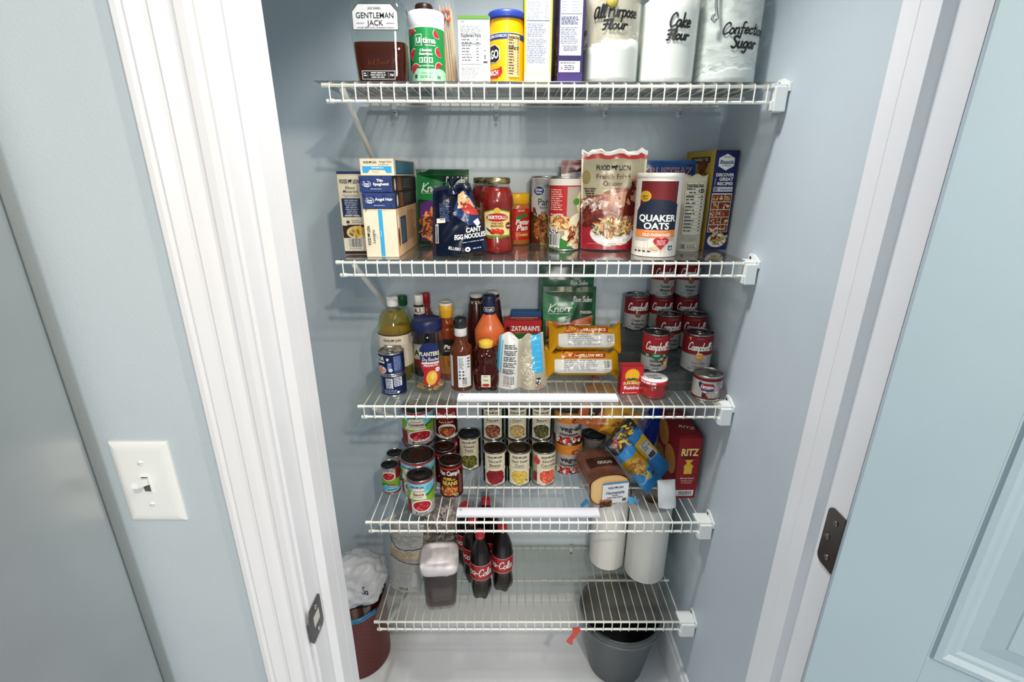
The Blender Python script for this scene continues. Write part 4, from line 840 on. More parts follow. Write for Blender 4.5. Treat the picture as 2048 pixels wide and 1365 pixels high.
# ------------------------------------------------------------------ middle shelf
z = BZ[2]
a = Art(); R = 44; a.r(-PI*R, 0, PI*R, 92, '#e6d9c4', 0); a.r(-PI*R, 89, PI*R, 92, '#1d2733', 1); a.lion(2, 74, 6, K, w=46); a.t('Vegetable', 2, 58, 8, '#333', 4, 1, w=44); a.t('Oil', 2, 46, 8, '#333', 4, 1); a.e(6, 22, 26, 16, '#d9b45a', 2)
bottle('oil_bottle', 'clear bottle of golden cooking oil with white cap behind the stacked blue cans', 'bottle', (.063, .163, z),
       [(0, .004), (.038, 0), (.043, .004), (.0435, .05), (.0435, .145), (.0425, .155), (.036, .180), (.024, .199), (.0145, .207), (.0135, .212)], 'clear_glass',
       [('label', wrap(a, .0442, .045, mat='paper')), ('cap', cap([(.0138, .205), (.0148, .206), (.0148, .228), (.0135, .230), (0, .230)], '#eff0ee', 'plastic', 30))], inner=(.192, 'oil', '#e2cf78'))
def plainbottle(name, lab, loc, r, h, glass, capc, capr, caph, inner=None, art=None, ly=0, cat='bottle', rz=0, group=None, sx=1, sy=1, shoulder=.62, ic='#3a120a', extra=(), capcol2=None):
    hn = h-caph; P = [(0, .003), (r-.004, 0), (r-.0008, .002), (r, .006), (r, h*shoulder), (r*.95, h*shoulder+.012), (capr*1.25, hn-.022), (capr*.95, hn-.010), (capr*.9, hn+.004)]
    parts = [('cap', cap([(capr*.94, hn), (capr, hn+.001), (capr, h-.002), (capr*.93, h), (0, h)], capc, 'plastic', 30))]
    if art: parts.insert(0, ('label', wrap(art, r+.0004, ly, mat='paper')))
    return bottle(name, lab, cat, loc, P, glass, parts+list(extra), rz=rz, group=group, sx=sx, sy=sy, inner=inner, col=ic)
plainbottle('condiment_bottle', 'bottle with dark green cap hiding behind the oil bottle', (.064, .268, z), .027, .207, 'clear_glass', '#1d5c3a', .014, .028, inner=(.12, 'gloss', '#5a6a2a'))
a = Art(); R = 25; a.r(-PI*R, 0, PI*R, 70, '#2a1714', 0); a.r(-20, 2, 20, 66, '#d9cfc2', 1); a.t('A.1.', 0, 34, 16, K, 4, 1, w=32); a.r(-20, 2, 20, 22, '#8a1f1c', 2)
b = Art(); b.r(-40, 0, 40, 22, '#d8d2c8', 0); b.t('A.1.', 0, 4, 13, '#3a1616', 4, 1, w=22); b.r(-40, 19, 40, 22, '#2a1714', 1)
plainbottle('sauce_bottle', 'dark steak sauce bottle with white cap behind the peanut jar', (.127, .190, z), .0245, .228, 'gloss', '#e9e7e2', .0115, .026, art=a, ly=.03, ic='#24100c', shoulder=.55, extra=[('neck_label', wrap(b, .0148, .178))])
plainbottle('condiment_bottle', 'bottle with red cap standing behind the dark steak sauce', (.133, .262, z), .024, .216, 'gloss', '#a81f26', .0115, .032, ic='#7a2a1a')
# stacked blue cans
def bluecan(top):
    a = Art(); R = 32; a.r(-PI*R, 0, PI*R, 52, '#1f2d5c', 0)
    if top:
        a.t('FOUR', -24, 36, 9, W, 4, 1, w=26); a.poly([(-6, 40), (-3, 40), (-2, 44), (-1, 40), (3, 40), (0, 37.5), (1, 34), (-2, 36), (-5, 34), (-4, 37.5)], W, 4); a.t('PREMIUM', -22, 28, 5.5, W, 4, 1, w=24); a.e(-22, 10, 15, 10, '#e9e4e0', 2); a.blobs(-22, 10, 11, 6, 24, ['#d98f80', '#e9b0a0', '#c97868'], 4, 3, 2); a.r(-4, 6, 8, 30, '#3a4f86', 2); a.lines(-2, 26, 9, 5, 4, '#9fb0d6', 3); a.e(4, 10, 5, 5, '#cdd6ea', 3); a.r(12, 3, 34, 46, '#37497f', 1); a.lines(13, 42, 20, 9, 4, '#8a9ac4', 3)
    else:
        a.r(-34, 3, -20, 48, '#2d3d70', 1); a.lines(-33, 44, 12, 9, 4.4, '#7f90bb', 3); a.r(-12, 18, 6, 46, '#c9cfde', 2); a.lines(-11, 42, 16, 6, 4.6, '#2a2f48', 3); a.r(9, 24, 30, 48, '#c9cfde', 2); a.lines(10, 44, 18, 5, 4.4, '#2a2f48', 3); a.lines(-18, 13, 44, 3, 4, '#8fa0c8', 3); a.e(18, 8, 3, 3, W, 3)
    return a
can('meat_can', 'short blue can at the bottom of the pair at the left end', 'can', (.074, .068, z), .0320, .058, bluecan(0), 0, 'short blue stacked cans', base='#1f2d5c')
can('meat_can', 'short blue can with silver pull lid stacked on its twin at the left end', 'can', (.073, .069, z+.0582), .0322, .058, bluecan(1), 0, 'short blue stacked cans', base='#1f2d5c', ring=True, lid='#c9c7c2')
# peanut jar
a = Art()
pts = [(0, 0), (14, 3), (23, 14), (26, 30), (25, 50), (21, 62), (23, 76), (22, 92), (14, 104), (0, 108), (-14, 104), (-22, 92), (-23, 76), (-20, 62), (-21, 48), (-14, 32), (-18, 18), (-12, 5)]
a.poly(pts, '#b3262f', 1); a.poly([(-20, 62), (21, 62), (23, 76), (22, 92), (14, 104), (0, 108), (-14, 104), (-22, 92), (-23, 76)], '#1d2a66', 2)
a.t('PLANTERS', 0, 76, 9.5, '#f2ecc0', 5, 1, w=46); a.scr('Dry Roasted', 2, 64, 8, W, .9, w=38); a.r(-18, 56, 22, 60.5, '#e3e0da', 3); a.t('PEANUTS', 2, 50, 5, W, 5, 1, w=32); a.e(17, 41, 5.5, 5.5, W, 3); a.t('1 LB', 17, 39, 3, '#b3262f', 5, 1)
a.e(3, 22, 12.5, 18, '#eab23a', 3, rot=-.2); a.e(6, 26, 6, 9, '#f2cc62', 4, rot=-.2); a.e(-4, 3, 2, 3, W, 4)
a.p = [([(u*1.12, v*1.1) for u, v in q], c_, L) for q, c_, L in a.p]
bottle('peanut_jar', 'nearly empty clear peanut jar with navy lid and blue and red label', 'jar', (.163, .094, z), [(0, .004), (.036, .0), (.0405, .003), (.0415, .012), (.0415, .055), (.0385, .095), (.0415, .135), (.0385, .152), (.035, .162), (.0345, .170)], 'clear_glass',
       [('label', wrap(a, .0418, .022, mat='gloss')), ('lid', cap([(.0355, .162), (.0372, .164), (.0372, .187), (.035, .191), (.031, .1915), (.030, .190), (0, .190)], '#1d2550', 'plastic', 60)),
        ('peanuts', lambda m: [m.lathe([(0, -.0035), (.004, -.002), (.0042, .002), (0, .0035)], random.choice(['#c9a06a', '#b98a55', '#dcb888']), 'paper', 8, at=(.033*math.sin(q)*math.sqrt(random.random()), -.033*math.cos(q)*math.sqrt(random.random()), .008+random.random()*.006), sx=1.4) for q in [random.random()*6.28 for k in range(70)]])], rz=.22)
a = Art(); R = 27; a.r(-PI*R, 0, PI*R, 90, '#c9802e', 0); a.r(-PI*R, 52, PI*R, 92, '#1d1917', 1); a.e(0, 90, 22, 10, '#1d1917', 1); a.t('Paul', 6, 72, 12, W, 4, 1, w=30, sh=.2); a.t('KENTUCKY', 6, 64, 4, '#cfc7ba', 4, 1, w=26); a.lines(0, 34, 22, 3, 6, '#8a4a14', 3); a.poly([(4, 12), (12, 20), (18, 10)], '#8a4a14', 3)
plainbottle('condiment_bottle', 'amber squeeze bottle with white topped yellow cap and black label', (.202, .168, z), .0265, .208, 'gloss', '#eeb52e', .0175, .034, art=a, ly=.02, ic='#8a3a16', shoulder=.68, extra=[('cap_top', cap([(.0165, .207), (.0172, .208), (.0172, .2125), (.0150, .213), (.0145, .2120), (0, .2120)], '#efeae0', 'plastic'))], rz=.1)
a = Art(); R = 29; a.r(-46, 0, -22, 86, '#e7e6ea', 0); a.r(-8, 0, 30, 88, '#23232a', 0); a.r(-7, 1, 29, 87, '#e4e4ea', 1); a.lines(-4, 80, 14, 8, 4, '#777', 3)
for k in range(6): a.e(-2+(k % 2)*9, 44-(k//2)*9, 2.6, 2.6, '#444', 3)
a.bars(4, 6, 12, 22, 3); a.lines(18, 78, 8, 4, 8, '#555', 3); a.r(14, 1, 14.5, 87, '#999', 3)
def dome(m): m.lathe([(.0150, .166), (.0168, .168), (.0172, .184), (.0160, .191), (.0130, .1945), (0, .196)], '#252628', 'gloss', 40)
plainbottle('sauce_bottle', 'glass bottle of brown sauce with black cap, white neck band and white barcode label', (.2465, .097, z), .0285, .170, 'sauce_glass', '#e6e4e0', .0158, .024, inner=(.095, 'gloss', '#3f140b'), art=a, ly=.012, shoulder=.62, extra=[('black_cap', dome), ('sticker', lambda m: wrap_dot(m))] if False else [('black_cap', dome)])
# honey bear
hb = thing('honey_bottle', 'bear shaped honey bottle with yellow flip cap', 'bottle', (.3105, .100, z))
P = [(0, .003), (.026, 0), (.0315, .004), (.0335, .018), (.0335, .040), (.030, .058), (.0255, .068), (.0245, .072), (.0285, .082), (.0295, .094), (.0260, .106), (.019, .113), (.0165, .116)]
m = MB(); m.lathe(P, '#6a2412', 'honey', 40, sy=.78)
for s in (-1, 1):
    m.lathe([(0, -.008), (.006, -.005), (.0075, 0), (.006, .005), (0, .008)], '#6a2412', 'honey', 14, at=(s*.0245, 0, .108))
    m.lathe([(0, -.010), (.006, -.007), (.0085, 0), (.006, .007), (0, .010)], '#6a2412', 'honey', 14, at=(s*.0255, -.014, .050), sy=.8)
    m.lathe([(0, 0), (.010, .001), (.012, .006), (.009, .014), (0, .016)], '#6a2412', 'honey', 14, at=(s*.018, -.018, .001))
m.lathe([(0, -.005), (.0065, -.004), (.009, 0), (.0065, .004), (0, .005)], '#7a2c16', 'honey', 14, at=(0, -.0205, .089))
m.build('body', hb)
m = MB(); m.lathe([(0, .005), (.029, .006), (.031, .03), (.027, .058), (.022, .068), (0, .068)], '#5c1a0c', 'gloss', 32, sy=.72); m.build('honey', hb)
m = MB(); a = Art(); a.r(-12, 0, 12, 34, '#d8d0c0', 0); a.r(-11.3, .7, 11.3, 33.3, '#dfe6c9', 1); a.t('GRADE A', 0, 29, 2.2, '#333', 4, 1); a.t('Honey', 0, 18, 4.6, '#a8402a', 4, 1, w=13); a.e(0, 6, 10, 4, '#b3262a', 2); a.blobs(0, 5, 9, 3, 10, ['#8a1f1c', '#d94a3a', '#f0e2d0'], 2, 3, 2)
a.bake(m, lambda x, y, o: (x, -.0268-o-.002*math.cos(x*60), y+.012), dx=6, mat='paper'); m.build('label', hb)
m = MB()
for s in (-1, 1): m.lathe([(0, -.002), (.0020, -.0010), (.0022, 0), (.0020, .001), (0, .002)], '#d8a088', 'gloss', 10, at=(s*.0095, -.0222, .0965))
m.build('eyes', hb)
m = MB(); m.lathe([(.0165, .114), (.0185, .115), (.0185, .128), (.0172, .130), (.012, .1302), (.0105, .133), (0, .1335)], '#f0c545', 'plastic', 44); m.build('cap', hb)
# dressings
a = Art(); a.r(-36, 0, 36, 66, '#7a1f1a', 0); a.poly([(-36, 60), (36, 60), (36, 80), (10, 86), (-36, 76)], '#e3622c', 0); a.blobs(14, 66, 22, 12, 46, ['#c93a20', '#e9a52e', '#1d2a66', '#3a7a2e', '#8a1f16', '#f0c83a'], 5, 2, 3, 1.8); a.t('FRENCH', 10, 20, 10, W, 4, 1, w=46); a.lines(-20, 12, 50, 2, 4, '#e0b0a0', 3)
kb = thing('dressing_bottle', 'orange french dressing bottle with tall navy cap behind the honey bear', 'bottle', (.317, .169, z))
P = [(0, .002), (.036, 0), (.0395, .004), (.040, .02), (.038, .09), (.0405, .128), (.0395, .140), (.030, .158), (.020, .176), (.0165, .184), (.0155, .19)]
m = MB(); m.lathe(P, '#e8743c', 'gloss', 48, sy=.66); m.build('body', kb)
m = MB(); a.bake(m, cyl(.0398, .018, sx=1, sy=.66*1.02), dx=6, mat='gloss'); m.build('label', kb)
m = MB(); m.lathe([(.0168, .184), (.0178, .186), (.0172, .230), (.0155, .2345), (0, .235)], '#1d2748', 'plastic', 40); c_ = m.build('cap', kb)
m = MB(); a = Art(); a.r(-13, 0, 13, 12, W, 1); a.e(-12, 6, 4, 6, W, 1); a.e(12, 6, 4, 6, W, 1); a.r(-12, 1.1, 12, 10.9, '#1d2748', 2); a.e(-11.5, 6, 3, 4.9, '#1d2748', 2); a.e(11.5, 6, 3, 4.9, '#1d2748', 2); a.t('Kraft', 0, 3.2, 6, W, 4, 1, w=20)
a.bake(m, cyl(.0179, .192), dx=3, mat='plastic'); m.build('cap_band', c_)
def kens(lab, loc, txt, off):
    a = Art(); R = 27; a.r(-PI*R, 0, PI*R, 70, '#3a1210', 0)
    b = Art(); b.r(-50, 0, 50, 40, '#3b1414', 0); b.r(-50, 37, 50, 40, '#1a1010', 1); b.t(txt, off, 22, 12, '#d9cfc0', 4, 0, w=None); b.e(off+2, 10, 9, 7, '#8a6a52', 3)
    plainbottle('dressing_bottle', lab, loc, .0265, .222, 'gloss', '#e9e4da', .0170, .008, art=a, ly=.02, ic='#3a1411', shoulder=.62, group='dark dressing bottles with white caps', extra=[('neck_wrap', wrap(b, .0178, .172))])
kens('dark dressing bottle with white cap at the back left of the orange dressing', (.279, .226, z), "KEN'S", 8)
kens('dark dressing bottle with white cap at the back right of the orange dressing', (.324, .262, z), "KEN'S", 3)
# rice mix boxes
a = Art(); a.r(-52, 108, 52, 146, '#b3242a', 1); a.r(-52, 0, 52, 108, '#b3763a', 1); a.r(-34, 96, 52, 108, '#2e7a2e', 2); a.r(-34, 70, 52, 96, '#2e7a2e', 2); a.t("ZATARAIN'S", 8, 116, 14, W, 4, 1, w=80); a.t('CILANTRO', 4, 82, 12, W, 4, 1, w=68); a.t('LIME RICE', 4, 64, 12, W, 4, 1, w=70); a.poly([(-48, 112), (-40, 128), (-36, 120), (-38, 112)], '#4a1012', 3); a.poly([(-50, 118), (-36, 124), (-44, 130)], '#4a1012', 3); a.lines(-20, 109.5, 50, 1, 2.5, '#e6b0a0', 3)
b = Art(); b.r(-52, -19, 52, 19, '#b3242a', 1); b.t("ZATARAIN'S", 4, 2, 9, W, 3, 1, w=76); b.r(-20, -9, 34, -5, '#d9a03a', 2)
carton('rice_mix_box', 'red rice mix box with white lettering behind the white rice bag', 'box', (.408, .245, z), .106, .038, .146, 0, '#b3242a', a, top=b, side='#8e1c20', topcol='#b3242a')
carton('seasoning_box', 'blue topped box just showing behind the red rice mix box', 'box', (.420, .282, z), .086, .030, .160, 0, '#2b5d94', None, side='#2b5d94')
# rice bag
a = Art(); a.r(-63, 0, 63, 146, '#e6dfcc', 0); a.r(-63, 0, -8, 146, '#dfe0de', 1); a.r(-63, 0, -56, 146, '#57b7dd', 2); a.r(-54, 40, -50, 130, '#6fbfe0', 2)
for k in range(5): a.lines(-46, 116-k*16, 36, 3, 4.4, '#4a4a4a', 3, .6)
a.bars(-44, 8, 28, 28, 2); a.lines(-46, 44, 30, 2, 3, '#777', 3)
a.r(28, 44, 56, 146, '#3fb0e6', 2); a.blobs(18, 60, 18, 50, 160, ['#f2ead2', '#d9cda8', '#fbf6e6'], 2, 1, 3, 2.2); a.r(36, 10, 48, 30, '#333', 3); a.blobs(42, 20, 5, 8, 14, [W], 1.6, 4, 3, 1, True); a.r(34, 4, 54, 6, '#c9483a', 3)
for k in range(6): a.lines(30, 132-k*15, 24, 1, 4, '#8fd0f0', 3)
pouch('rice_bag', 'small bag of white rice with blue stripe and a deep crease in the middle', 'bag', (.4015, .112, z), .126, .144, .062, .028, a, '#e6dfcc', '#dcd5c0', crk=.004, seed=21, mat='gloss', taper=-.22, top=lambda u: -.016*math.exp(-(u/.25)**2)+.004*math.sin(8*u), crease=.62, nu=24)
a = knorr('Rice Sides', 'CHICKEN', '#c46a42', '#c46a42', ['#e6c43a', '#f0da6a', '#c99a20', '#8a5a20', '#f6e9a0', '#5a3a1a'], 148, 236, 1); a.r(14, 78, 60, 130, '#e6edd0', 4); a.t('Our Promise', 37, 120, 6, '#2a5a2a', 7, 1, w=36); a.lines(24, 108, 32, 3, 12, '#7a9a6a', 7, .3)
for k in range(3): a.stroke([(17, 109-12*k), (19, 107-12*k), (22, 112-12*k)], 1, '#2a2a2a', 7)
a.e(-30, 40, 42, 34, '#e6c84a', 2); a.blobs(-28, 44, 42, 36, 120, ['#e6c43a', '#f3e08a', '#c99a20', '#a8772a', '#faf0b8', '#5f431c'], 4.5, 4, 6, 2.2); a.e(-40, 96, 30, 6, '#3a2418', 3, rot=.2)
pouch('rice_pouch', 'green rice sides pouch with yellow rice picture leaning on the back wall', 'pouch', (.540, .222, z+.003), .150, .236, .034, .008, a, '#14592f', '#135028', rx=-.17, crk=.0022, seed=22, mat='gloss', group='green rice sides pouches')
b = Art(); b.r(-76, 250, 76, 292, '#104425', 1); b.scr('Rice Sides', 34, 236, 12, W, 1.2, w=50); b.scr('Knorr', -20, 200, 20, W, 2.4, w=60)
pouch('rice_pouch', 'green rice sides pouch mostly hidden behind the front one', 'pouch', (.533, .262, z+.002), .154, .288, .022, .006, b, '#135630', '#135028', rx=-.07, crk=.002, seed=23, mat='gloss', group='green rice sides pouches')
def yellow(lab, loc, seed, rx, rz, w):
    a = Art(); W2 = w*500; a.r(-W2, 0, W2, 68, '#efb816', 0); a.r(-W2*.75, 4, W2*.80, 40, '#dcdcd8', 1); a.poly([(-W2*.6, 42), (-W2*.5, 66), (-W2*.2, 62), (-W2*.25, 44)], '#b3301f', 2); a.poly([(-W2*.55, 46), (-W2*.45, 63), (-W2*.25, 59), (-W2*.3, 47)], '#e9c22a', 3); a.scr('Vigo', -W2*.40, 47, 15, '#b3301f', 2, w=26) if False else a.t('VIGO', -W2*.40, 48, 10, '#b3301f', 5, 1, w=26, sh=.2)
    a.r(-W2*.2, 44, W2*.62, 58, '#a8271e', 2); a.t('with', -W2*.1, 48, 6, '#f3d98a', 4, 1, sh=.2); a.t('YELLOW RICE', W2*.24, 47.5, 7.6, '#f6e9b0', 4, 1, w=W2*.62); a.lines(-W2*.5, 36, W2*.95, 6, 5, '#8a8d98', 3); a.r(W2*.55, 8, W2*.78, 40, '#c9c9c6', 2); a.bars(W2*.58, 12, W2*.17, 24, 3); a.lines(-W2*.9, 62, 30, 1, 4, '#5a4a10', 3)
    a.t('NO FAT', -W2*.66, 61.5, 4.4, '#3a3a10', 4, 1)
    return pouch('rice_packet', lab, 'packet', loc, w, .068, .044, .044, a, '#efb816', '#efb816', rz=rz, rx=rx, crk=.0035, seed=seed, mat='gloss', lying=True, group='yellow rice packets', sag=-.004, pinch=.17, nu=26)
yellow('yellow rice packet at the bottom of the pair in front of the green pouch', (.568, .140, z+.017), 31, -.50, .0, .200)
yellow('yellow rice packet lying on top of the other yellow packet', (.577, .164, z+.082), 33, -.50, .0, .196)
a = Art(); a.e(0, 52, 17, 17, '#f0b429', 2, 24)
for k in range(20): q = 2*PI*k/20; a.poly([(17*math.cos(q-.12), 52+17*math.sin(q-.12)), (21*math.cos(q), 52+21*math.sin(q)), (17*math.cos(q+.12), 52+17*math.sin(q+.12))], '#f0b429', 2)
a.r(-14, 39, 14, 44, '#2f6a2e', 3); a.blobs(0, 43, 12, 3, 14, ['#3a1f4a', '#5a2a6a', '#2f6a2e'], 2.2, 4, 3, 1.1)
a.t('SUN-MAID', 0, 28, 7.4, '#f3e29a', 4, 1, w=44); a.t('Raisins', 0, 15, 8.4, W, 4, 1, w=40); a.r(-22, 24, 22, 24.5, '#e8b0a0', 3); a.lines(-14, 4, 30, 1, 3, '#e8c0b0', 3); a.e(-20, 5, 2.4, 1.8, W, 3)
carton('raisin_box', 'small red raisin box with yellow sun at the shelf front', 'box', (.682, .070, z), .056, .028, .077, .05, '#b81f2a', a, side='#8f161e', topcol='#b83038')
pj = bottle('pimento_jar', 'short jar of red relish with white lid right of the raisin box', 'jar', (.7375, .054, z), [(0, .002), (.029, 0), (.0325, .003), (.034, .012), (.034, .026), (.031, .034), (.030, .037)], 'clear_glass', [], inner=(.034, 'gloss', '#b3161a'))
m = MB(); m.lathe([(.0325, .036), (.0345, .037), (.0345, .047), (.0335, .0485), (.031, .0488)], '#c2252c', 'plastic', 48); m.lathe([(.0335, .0487), (.0300, .0495), (0, .0495)], '#ecebea', 'plastic', 48)
a = Art(); a.lines(-18, 10, 34, 5, 5, '#777', 2); a.r(-4, -14, 16, -4, '#444', 2); a.lines(-3, -5, 18, 3, 3, '#eee', 3); a.bake(m, lambda x, y, o: (x, y, .0496+o), mat='plastic')
a = Art(); a.lines(-48, 4, 60, 1, 6, '#f0dede', 2, .8); a.bake(m, cyl(.0346, .038), dx=6, mat='plastic'); m.build('lid', pj)
a = Art(); R = 35; a.r(-PI*R, 0, PI*R, 56, '#dcdad2', 0); a.r(-PI*R, 48, PI*R, 56, '#6a141c', 1); a.r(-PI*R, 0, PI*R, 4, '#6a141c', 1)
a.poly([(-26, 32), (-20, 42), (6, 42), (10, 36), (8, 26), (-14, 24), (-24, 28)], '#8a1c2a', 2); a.poly([(-30, 40), (-24, 46), (-20, 40), (-26, 30)], '#1d2a55', 3); a.e(-6, 25, 16, 3, '#24386e', 3); a.t('Carnation', -8, 30, 8, W, 4, 1, w=30, sh=.2); a.lines(-18, 27, 20, 1, 2.4, '#e0b0b8', 5)
a.poly([(-18, 4), (-4, 5), (-3, 18), (-9, 22), (-18, 18)], '#4a1e16', 3); a.poly([(-9, 22), (-3, 18), (-4, 8), (-8, 10)], '#b98a72', 4); a.e(-12, 20, 4, 2.5, '#e9d9d0', 5)
a.lines(14, 44, 8, 2, 3, '#555', 3); a.e(17, 37, 1.3, 1.3, '#333', 3); a.e(16, 20, 4, 4, '#cfd6cc', 3); a.lines(14, 8, 8, 1, 3, '#666', 3); a.r(26, 3, 27, 50, '#6a141c', 3); a.r(28, 30, 46, 47, '#efeeea', 2); a.lines(29, 44, 16, 4, 4, '#777', 3); a.r(28, 6, 46, 27, '#c98a90', 2); a.lines(29, 24, 16, 5, 4, '#8a2a34', 3)
can('milk_can', 'short silver topped milk can with maroon and white label by the right wall', 'can', (.8715, .049, z), .0355, .066, a, -.15, base='#dcdad2', lid='#a9a8a5', metal='#c0beba')
# clear stepped riser
rs = thing('can_riser', 'clear plastic three step riser under the red and white soup cans', 'riser', (.672, 0, z))
TI = [(.078, .155, .050), (.155, .232, .080), (.232, .2995, .115)]; RW = .244
for k, (y0, y1, hh) in enumerate(TI):
    m = MB(); m.box(0, RW, y0, y1-.0005, hh-.0022, hh, '#fff', 'acrylic'); m.box(0, RW, y0, y0+.002, (TI[k-1][2] if k else 0)+.0002, hh-.0024, '#fff', 'acrylic'); m.build('step', rs)
for x in (0.0, RW-.0025):
    m = MB()
    for y0, y1, hh in TI: m.box(x, x+.0024, y0+.0022, y1-.0007, .0002, hh-.0024, '#fff', 'acrylic')
    m.build('side_panel', rs)
def soup(flav, lab, loc, kind=0, r=.0335, h=.098, rz=-.14):
    a = Art(); R = r*1000-.6; H = h*1000-9.4; red = '#a01a22' if kind == 1 else '#7f151c'
    a.r(-PI*R, 0, PI*R, H, '#dedcda', 0); a.r(-PI*R, H*.47, PI*R, H, red, 1); a.r(-PI*R, H*.462, PI*R, H*.474, '#b89a5a', 2)
    a.scr('Campbell', -3, H*.60, 21, W, 2.3, w=56, sh=.3, rot=.0); a.scr("'s", 29, H*.60, 21, W, 2.1, w=11, sh=.3); a.lines(-10, H*.93, 24, 1, 2.6, '#c98a80', 3)
    if kind == 1:
        a.r(-PI*R, H*.38, PI*R, H*.49, '#1f4a2c', 2); a.e(-5, H*.43, 8, 8, '#2c6a3c', 3); a.e(5, H*.43, 8, 8, '#2c6a3c', 3); a.poly([(-12.4, H*.41), (12.4, H*.41), (0, H*.27)], '#2c6a3c', 3); a.t('HEART', 0, H*.42, 4, W, 5, 1, w=16); a.lines(-28, H*.44, 10, 2, 3, W, 4); a.lines(16, H*.44, 10, 2, 3, W, 4); a.e(24, 20, 13, 11, '#d9b878', 2); a.blobs(24, 20, 11, 9, 26, ['#e9d49a', '#b9863f', '#f3e6c0', '#8a3a1e'], 3.4, 3, 2); a.e(24, 33, 6, 4, '#5a2a1a', 3)
    elif kind == 2:
        a.e(0, H*.44, 10, 9, '#d9923a', 2); a.e(0, H*.45, 7.5, 6.5, '#efc07a', 3); a.t('CHEESE', 0, H*.435, 2.6, '#a8601a', 5, 1, w=11)
        for k in range(5): a.r(-9+k*4, H*.30-(k % 2)*2, -7+k*4, H*.40, '#d9923a', 2)
        a.poly([(-32, H*.96), (-24, H*.96), (-26, H*.86)], '#e0a040', 3)
    elif kind != 3: a.e(0, H*.46, 8, 8, '#6a3a22', 3); a.e(0, H*.46, 6.4, 6.4, '#8a5a3a', 4)
    c = '#8a6a30' if kind == 2 else '#2a2422'
    if kind != 3:
        for k, s in enumerate(flav): a.t(s, 0, H*(.24-.115*k) if kind != 2 else H*(.20-.115*k), 6.2, c, 5, 1 if kind != 2 else 0, w=min(34, 4.6*len(s)))
        a.t('SOUP', 0, H*.035, 3.8, '#444', 5, 1, w=14); a.lines(-26, H*.05, 12, 1, 3, '#666', 4)
    else: a.lines(-26, 8, 14, 2, 3, '#999', 3)
    if flav and flav[0] == 'Tomato': a.e(24, H*.16, 7, 9, '#b3402a', 3)
    can('soup_can', lab, 'can', loc, r, h, a, rz, 'red and white soup cans', base='#dedcda', metal='#9c9a97', lid='#6f6c6a', ring=True)
T1, T2, T3 = z+.0503, z+.0803, z+.1153
soup(['Chicken', 'Noodle'], 'soup can with green heart band, chicken noodle, front row of the riser', (.7525, .117, T1), 1, .0345, .101)
soup(['White Cheddar', 'Cheese'], 'soup can with orange cheese emblem, white cheddar, front row by the wall', (.8615, .1165, T1), 2, .0375, .101, -.16)
soup(['Cream of Chicken', 'with Herbs'], 'soup can with herbs wording, middle row behind the chicken noodle can', (.8065, .194, T2), 0, rz=.02)
soup([], 'soup can with plain white lower label, middle row by the wall', (.8740, .194, T2), 3, .0345)
soup(['Cream of', 'Mushroom'], 'cream of mushroom soup can at the left end of the back row', (.7340, .266, T3), 0, rz=-.05)
soup(['Cream of', 'Celery'], 'soup can in the back row under the tomato bisque can', (.8040, .266, T3), 0)
soup(['Cream of', 'Onion'], 'soup can in the back row corner under the french onion can', (.8745, .266, T3), 0)
soup(['Tomato', 'Bisque'], 'tomato bisque soup can on top of the back row', (.8000, .264, T3+.0983), 0, rz=0.0)
soup(['French', 'Onion'], 'french onion soup can on top of the back row by the wall', (.8690, .264, T3+.0983), 0, rz=0.0)

# ------------------------------------------------------------------ fourth shelf
z = BZ[3]
def tomato(lab, loc, r, h, words, kind=0, rz=0, upside=False, name='tomato_can', grp='cans with red tomato pictures', lid='#4a4543'):
    a = Art(); R = r*1000-.6; H = h*1000-9.4
    a.r(-PI*R, 0, PI*R, H, '#e3e1dc', 0); a.r(-PI*R, H*.62, PI*R, H*.95, '#7fcbe0', 1); a.r(-PI*R, H*.95, PI*R, H, '#b3323c', 1)
    a.poly([(-R*1.2, H*.62), (-R*1.2, H*.82), (-R*.2, H*.66), (R*.1, H*.58), (R*1.4, H*.78), (R*1.4, H*.36), (-R*1.2, H*.44)], '#7fae2e', 2); a.poly([(R*.2, H*.58), (R*1.4, H*.80), (R*1.4, H*.68), (R*.5, H*.56)], '#3f7a2a', 3)
    a.poly([(-R*.9, H*.48), (-R*.5, H*.84), (R*.25, H*.84), (R*.5, H*.48)], '#e6e2d0', 3) if kind != 2 else None
    a.e(R*.75, H*.80, R*.32, H*.09, '#5fb6d2', 3)
    a.lion(-R*.22, H*.82, H*.058, K, 5, w=R*1.05)
    for k, s in enumerate(words): a.t(s, -R*.12, H*(.715-.11*k), H*(.052 if k == 0 and len(words) > 1 else .085), '#8a2a1e', 5, k == len(words)-1, w=min(R*1.2, H*.058*len(s)))
    a.lines(-R*.6, H*.545, R*1.0, 1, H*.03, '#9a6a4a', 5)
    a.r(-R*1.5, 0, -R*.75, H*.42, '#8a1a1c', 2); a.e(R*.1, H*.27, R*.78, H*.19, '#f2f0ec', 3); a.e(R*.1, H*.275, R*.68, H*.155, '#b3202c', 4); a.blobs(R*.1, H*.275, R*.5, H*.1, 14, ['#c93a40', '#d9545a', '#a0161f'], R*.13, 5, 3)
    a.lines(-R*.1, H*.07, R*.7, 2, H*.035, '#777', 5); a.e(-R*.35, H*.06, R*.06, R*.06, '#222', 5)
    if kind == 1:
        for k in range(4): a.r(R*(-.05+.2*k), H*.10, R*(.1+.2*k), H*.16, '#e6e4e0', 7)
    if upside: a.p = [([(-x, H-y) for x, y in pts], c, L) for pts, c, L in a.p]
    can(name, lab, 'can', loc, r, h, a, rz, grp, base='#e3e1dc', lid=lid, metal='#a9a6a2')
tomato('small tomato paste can with upside down label at the left front of the shelf', (.0235, .135, z), .0260, .088, ['Tomato', 'Paste'], 2, .1, True, lid='#3a3836')
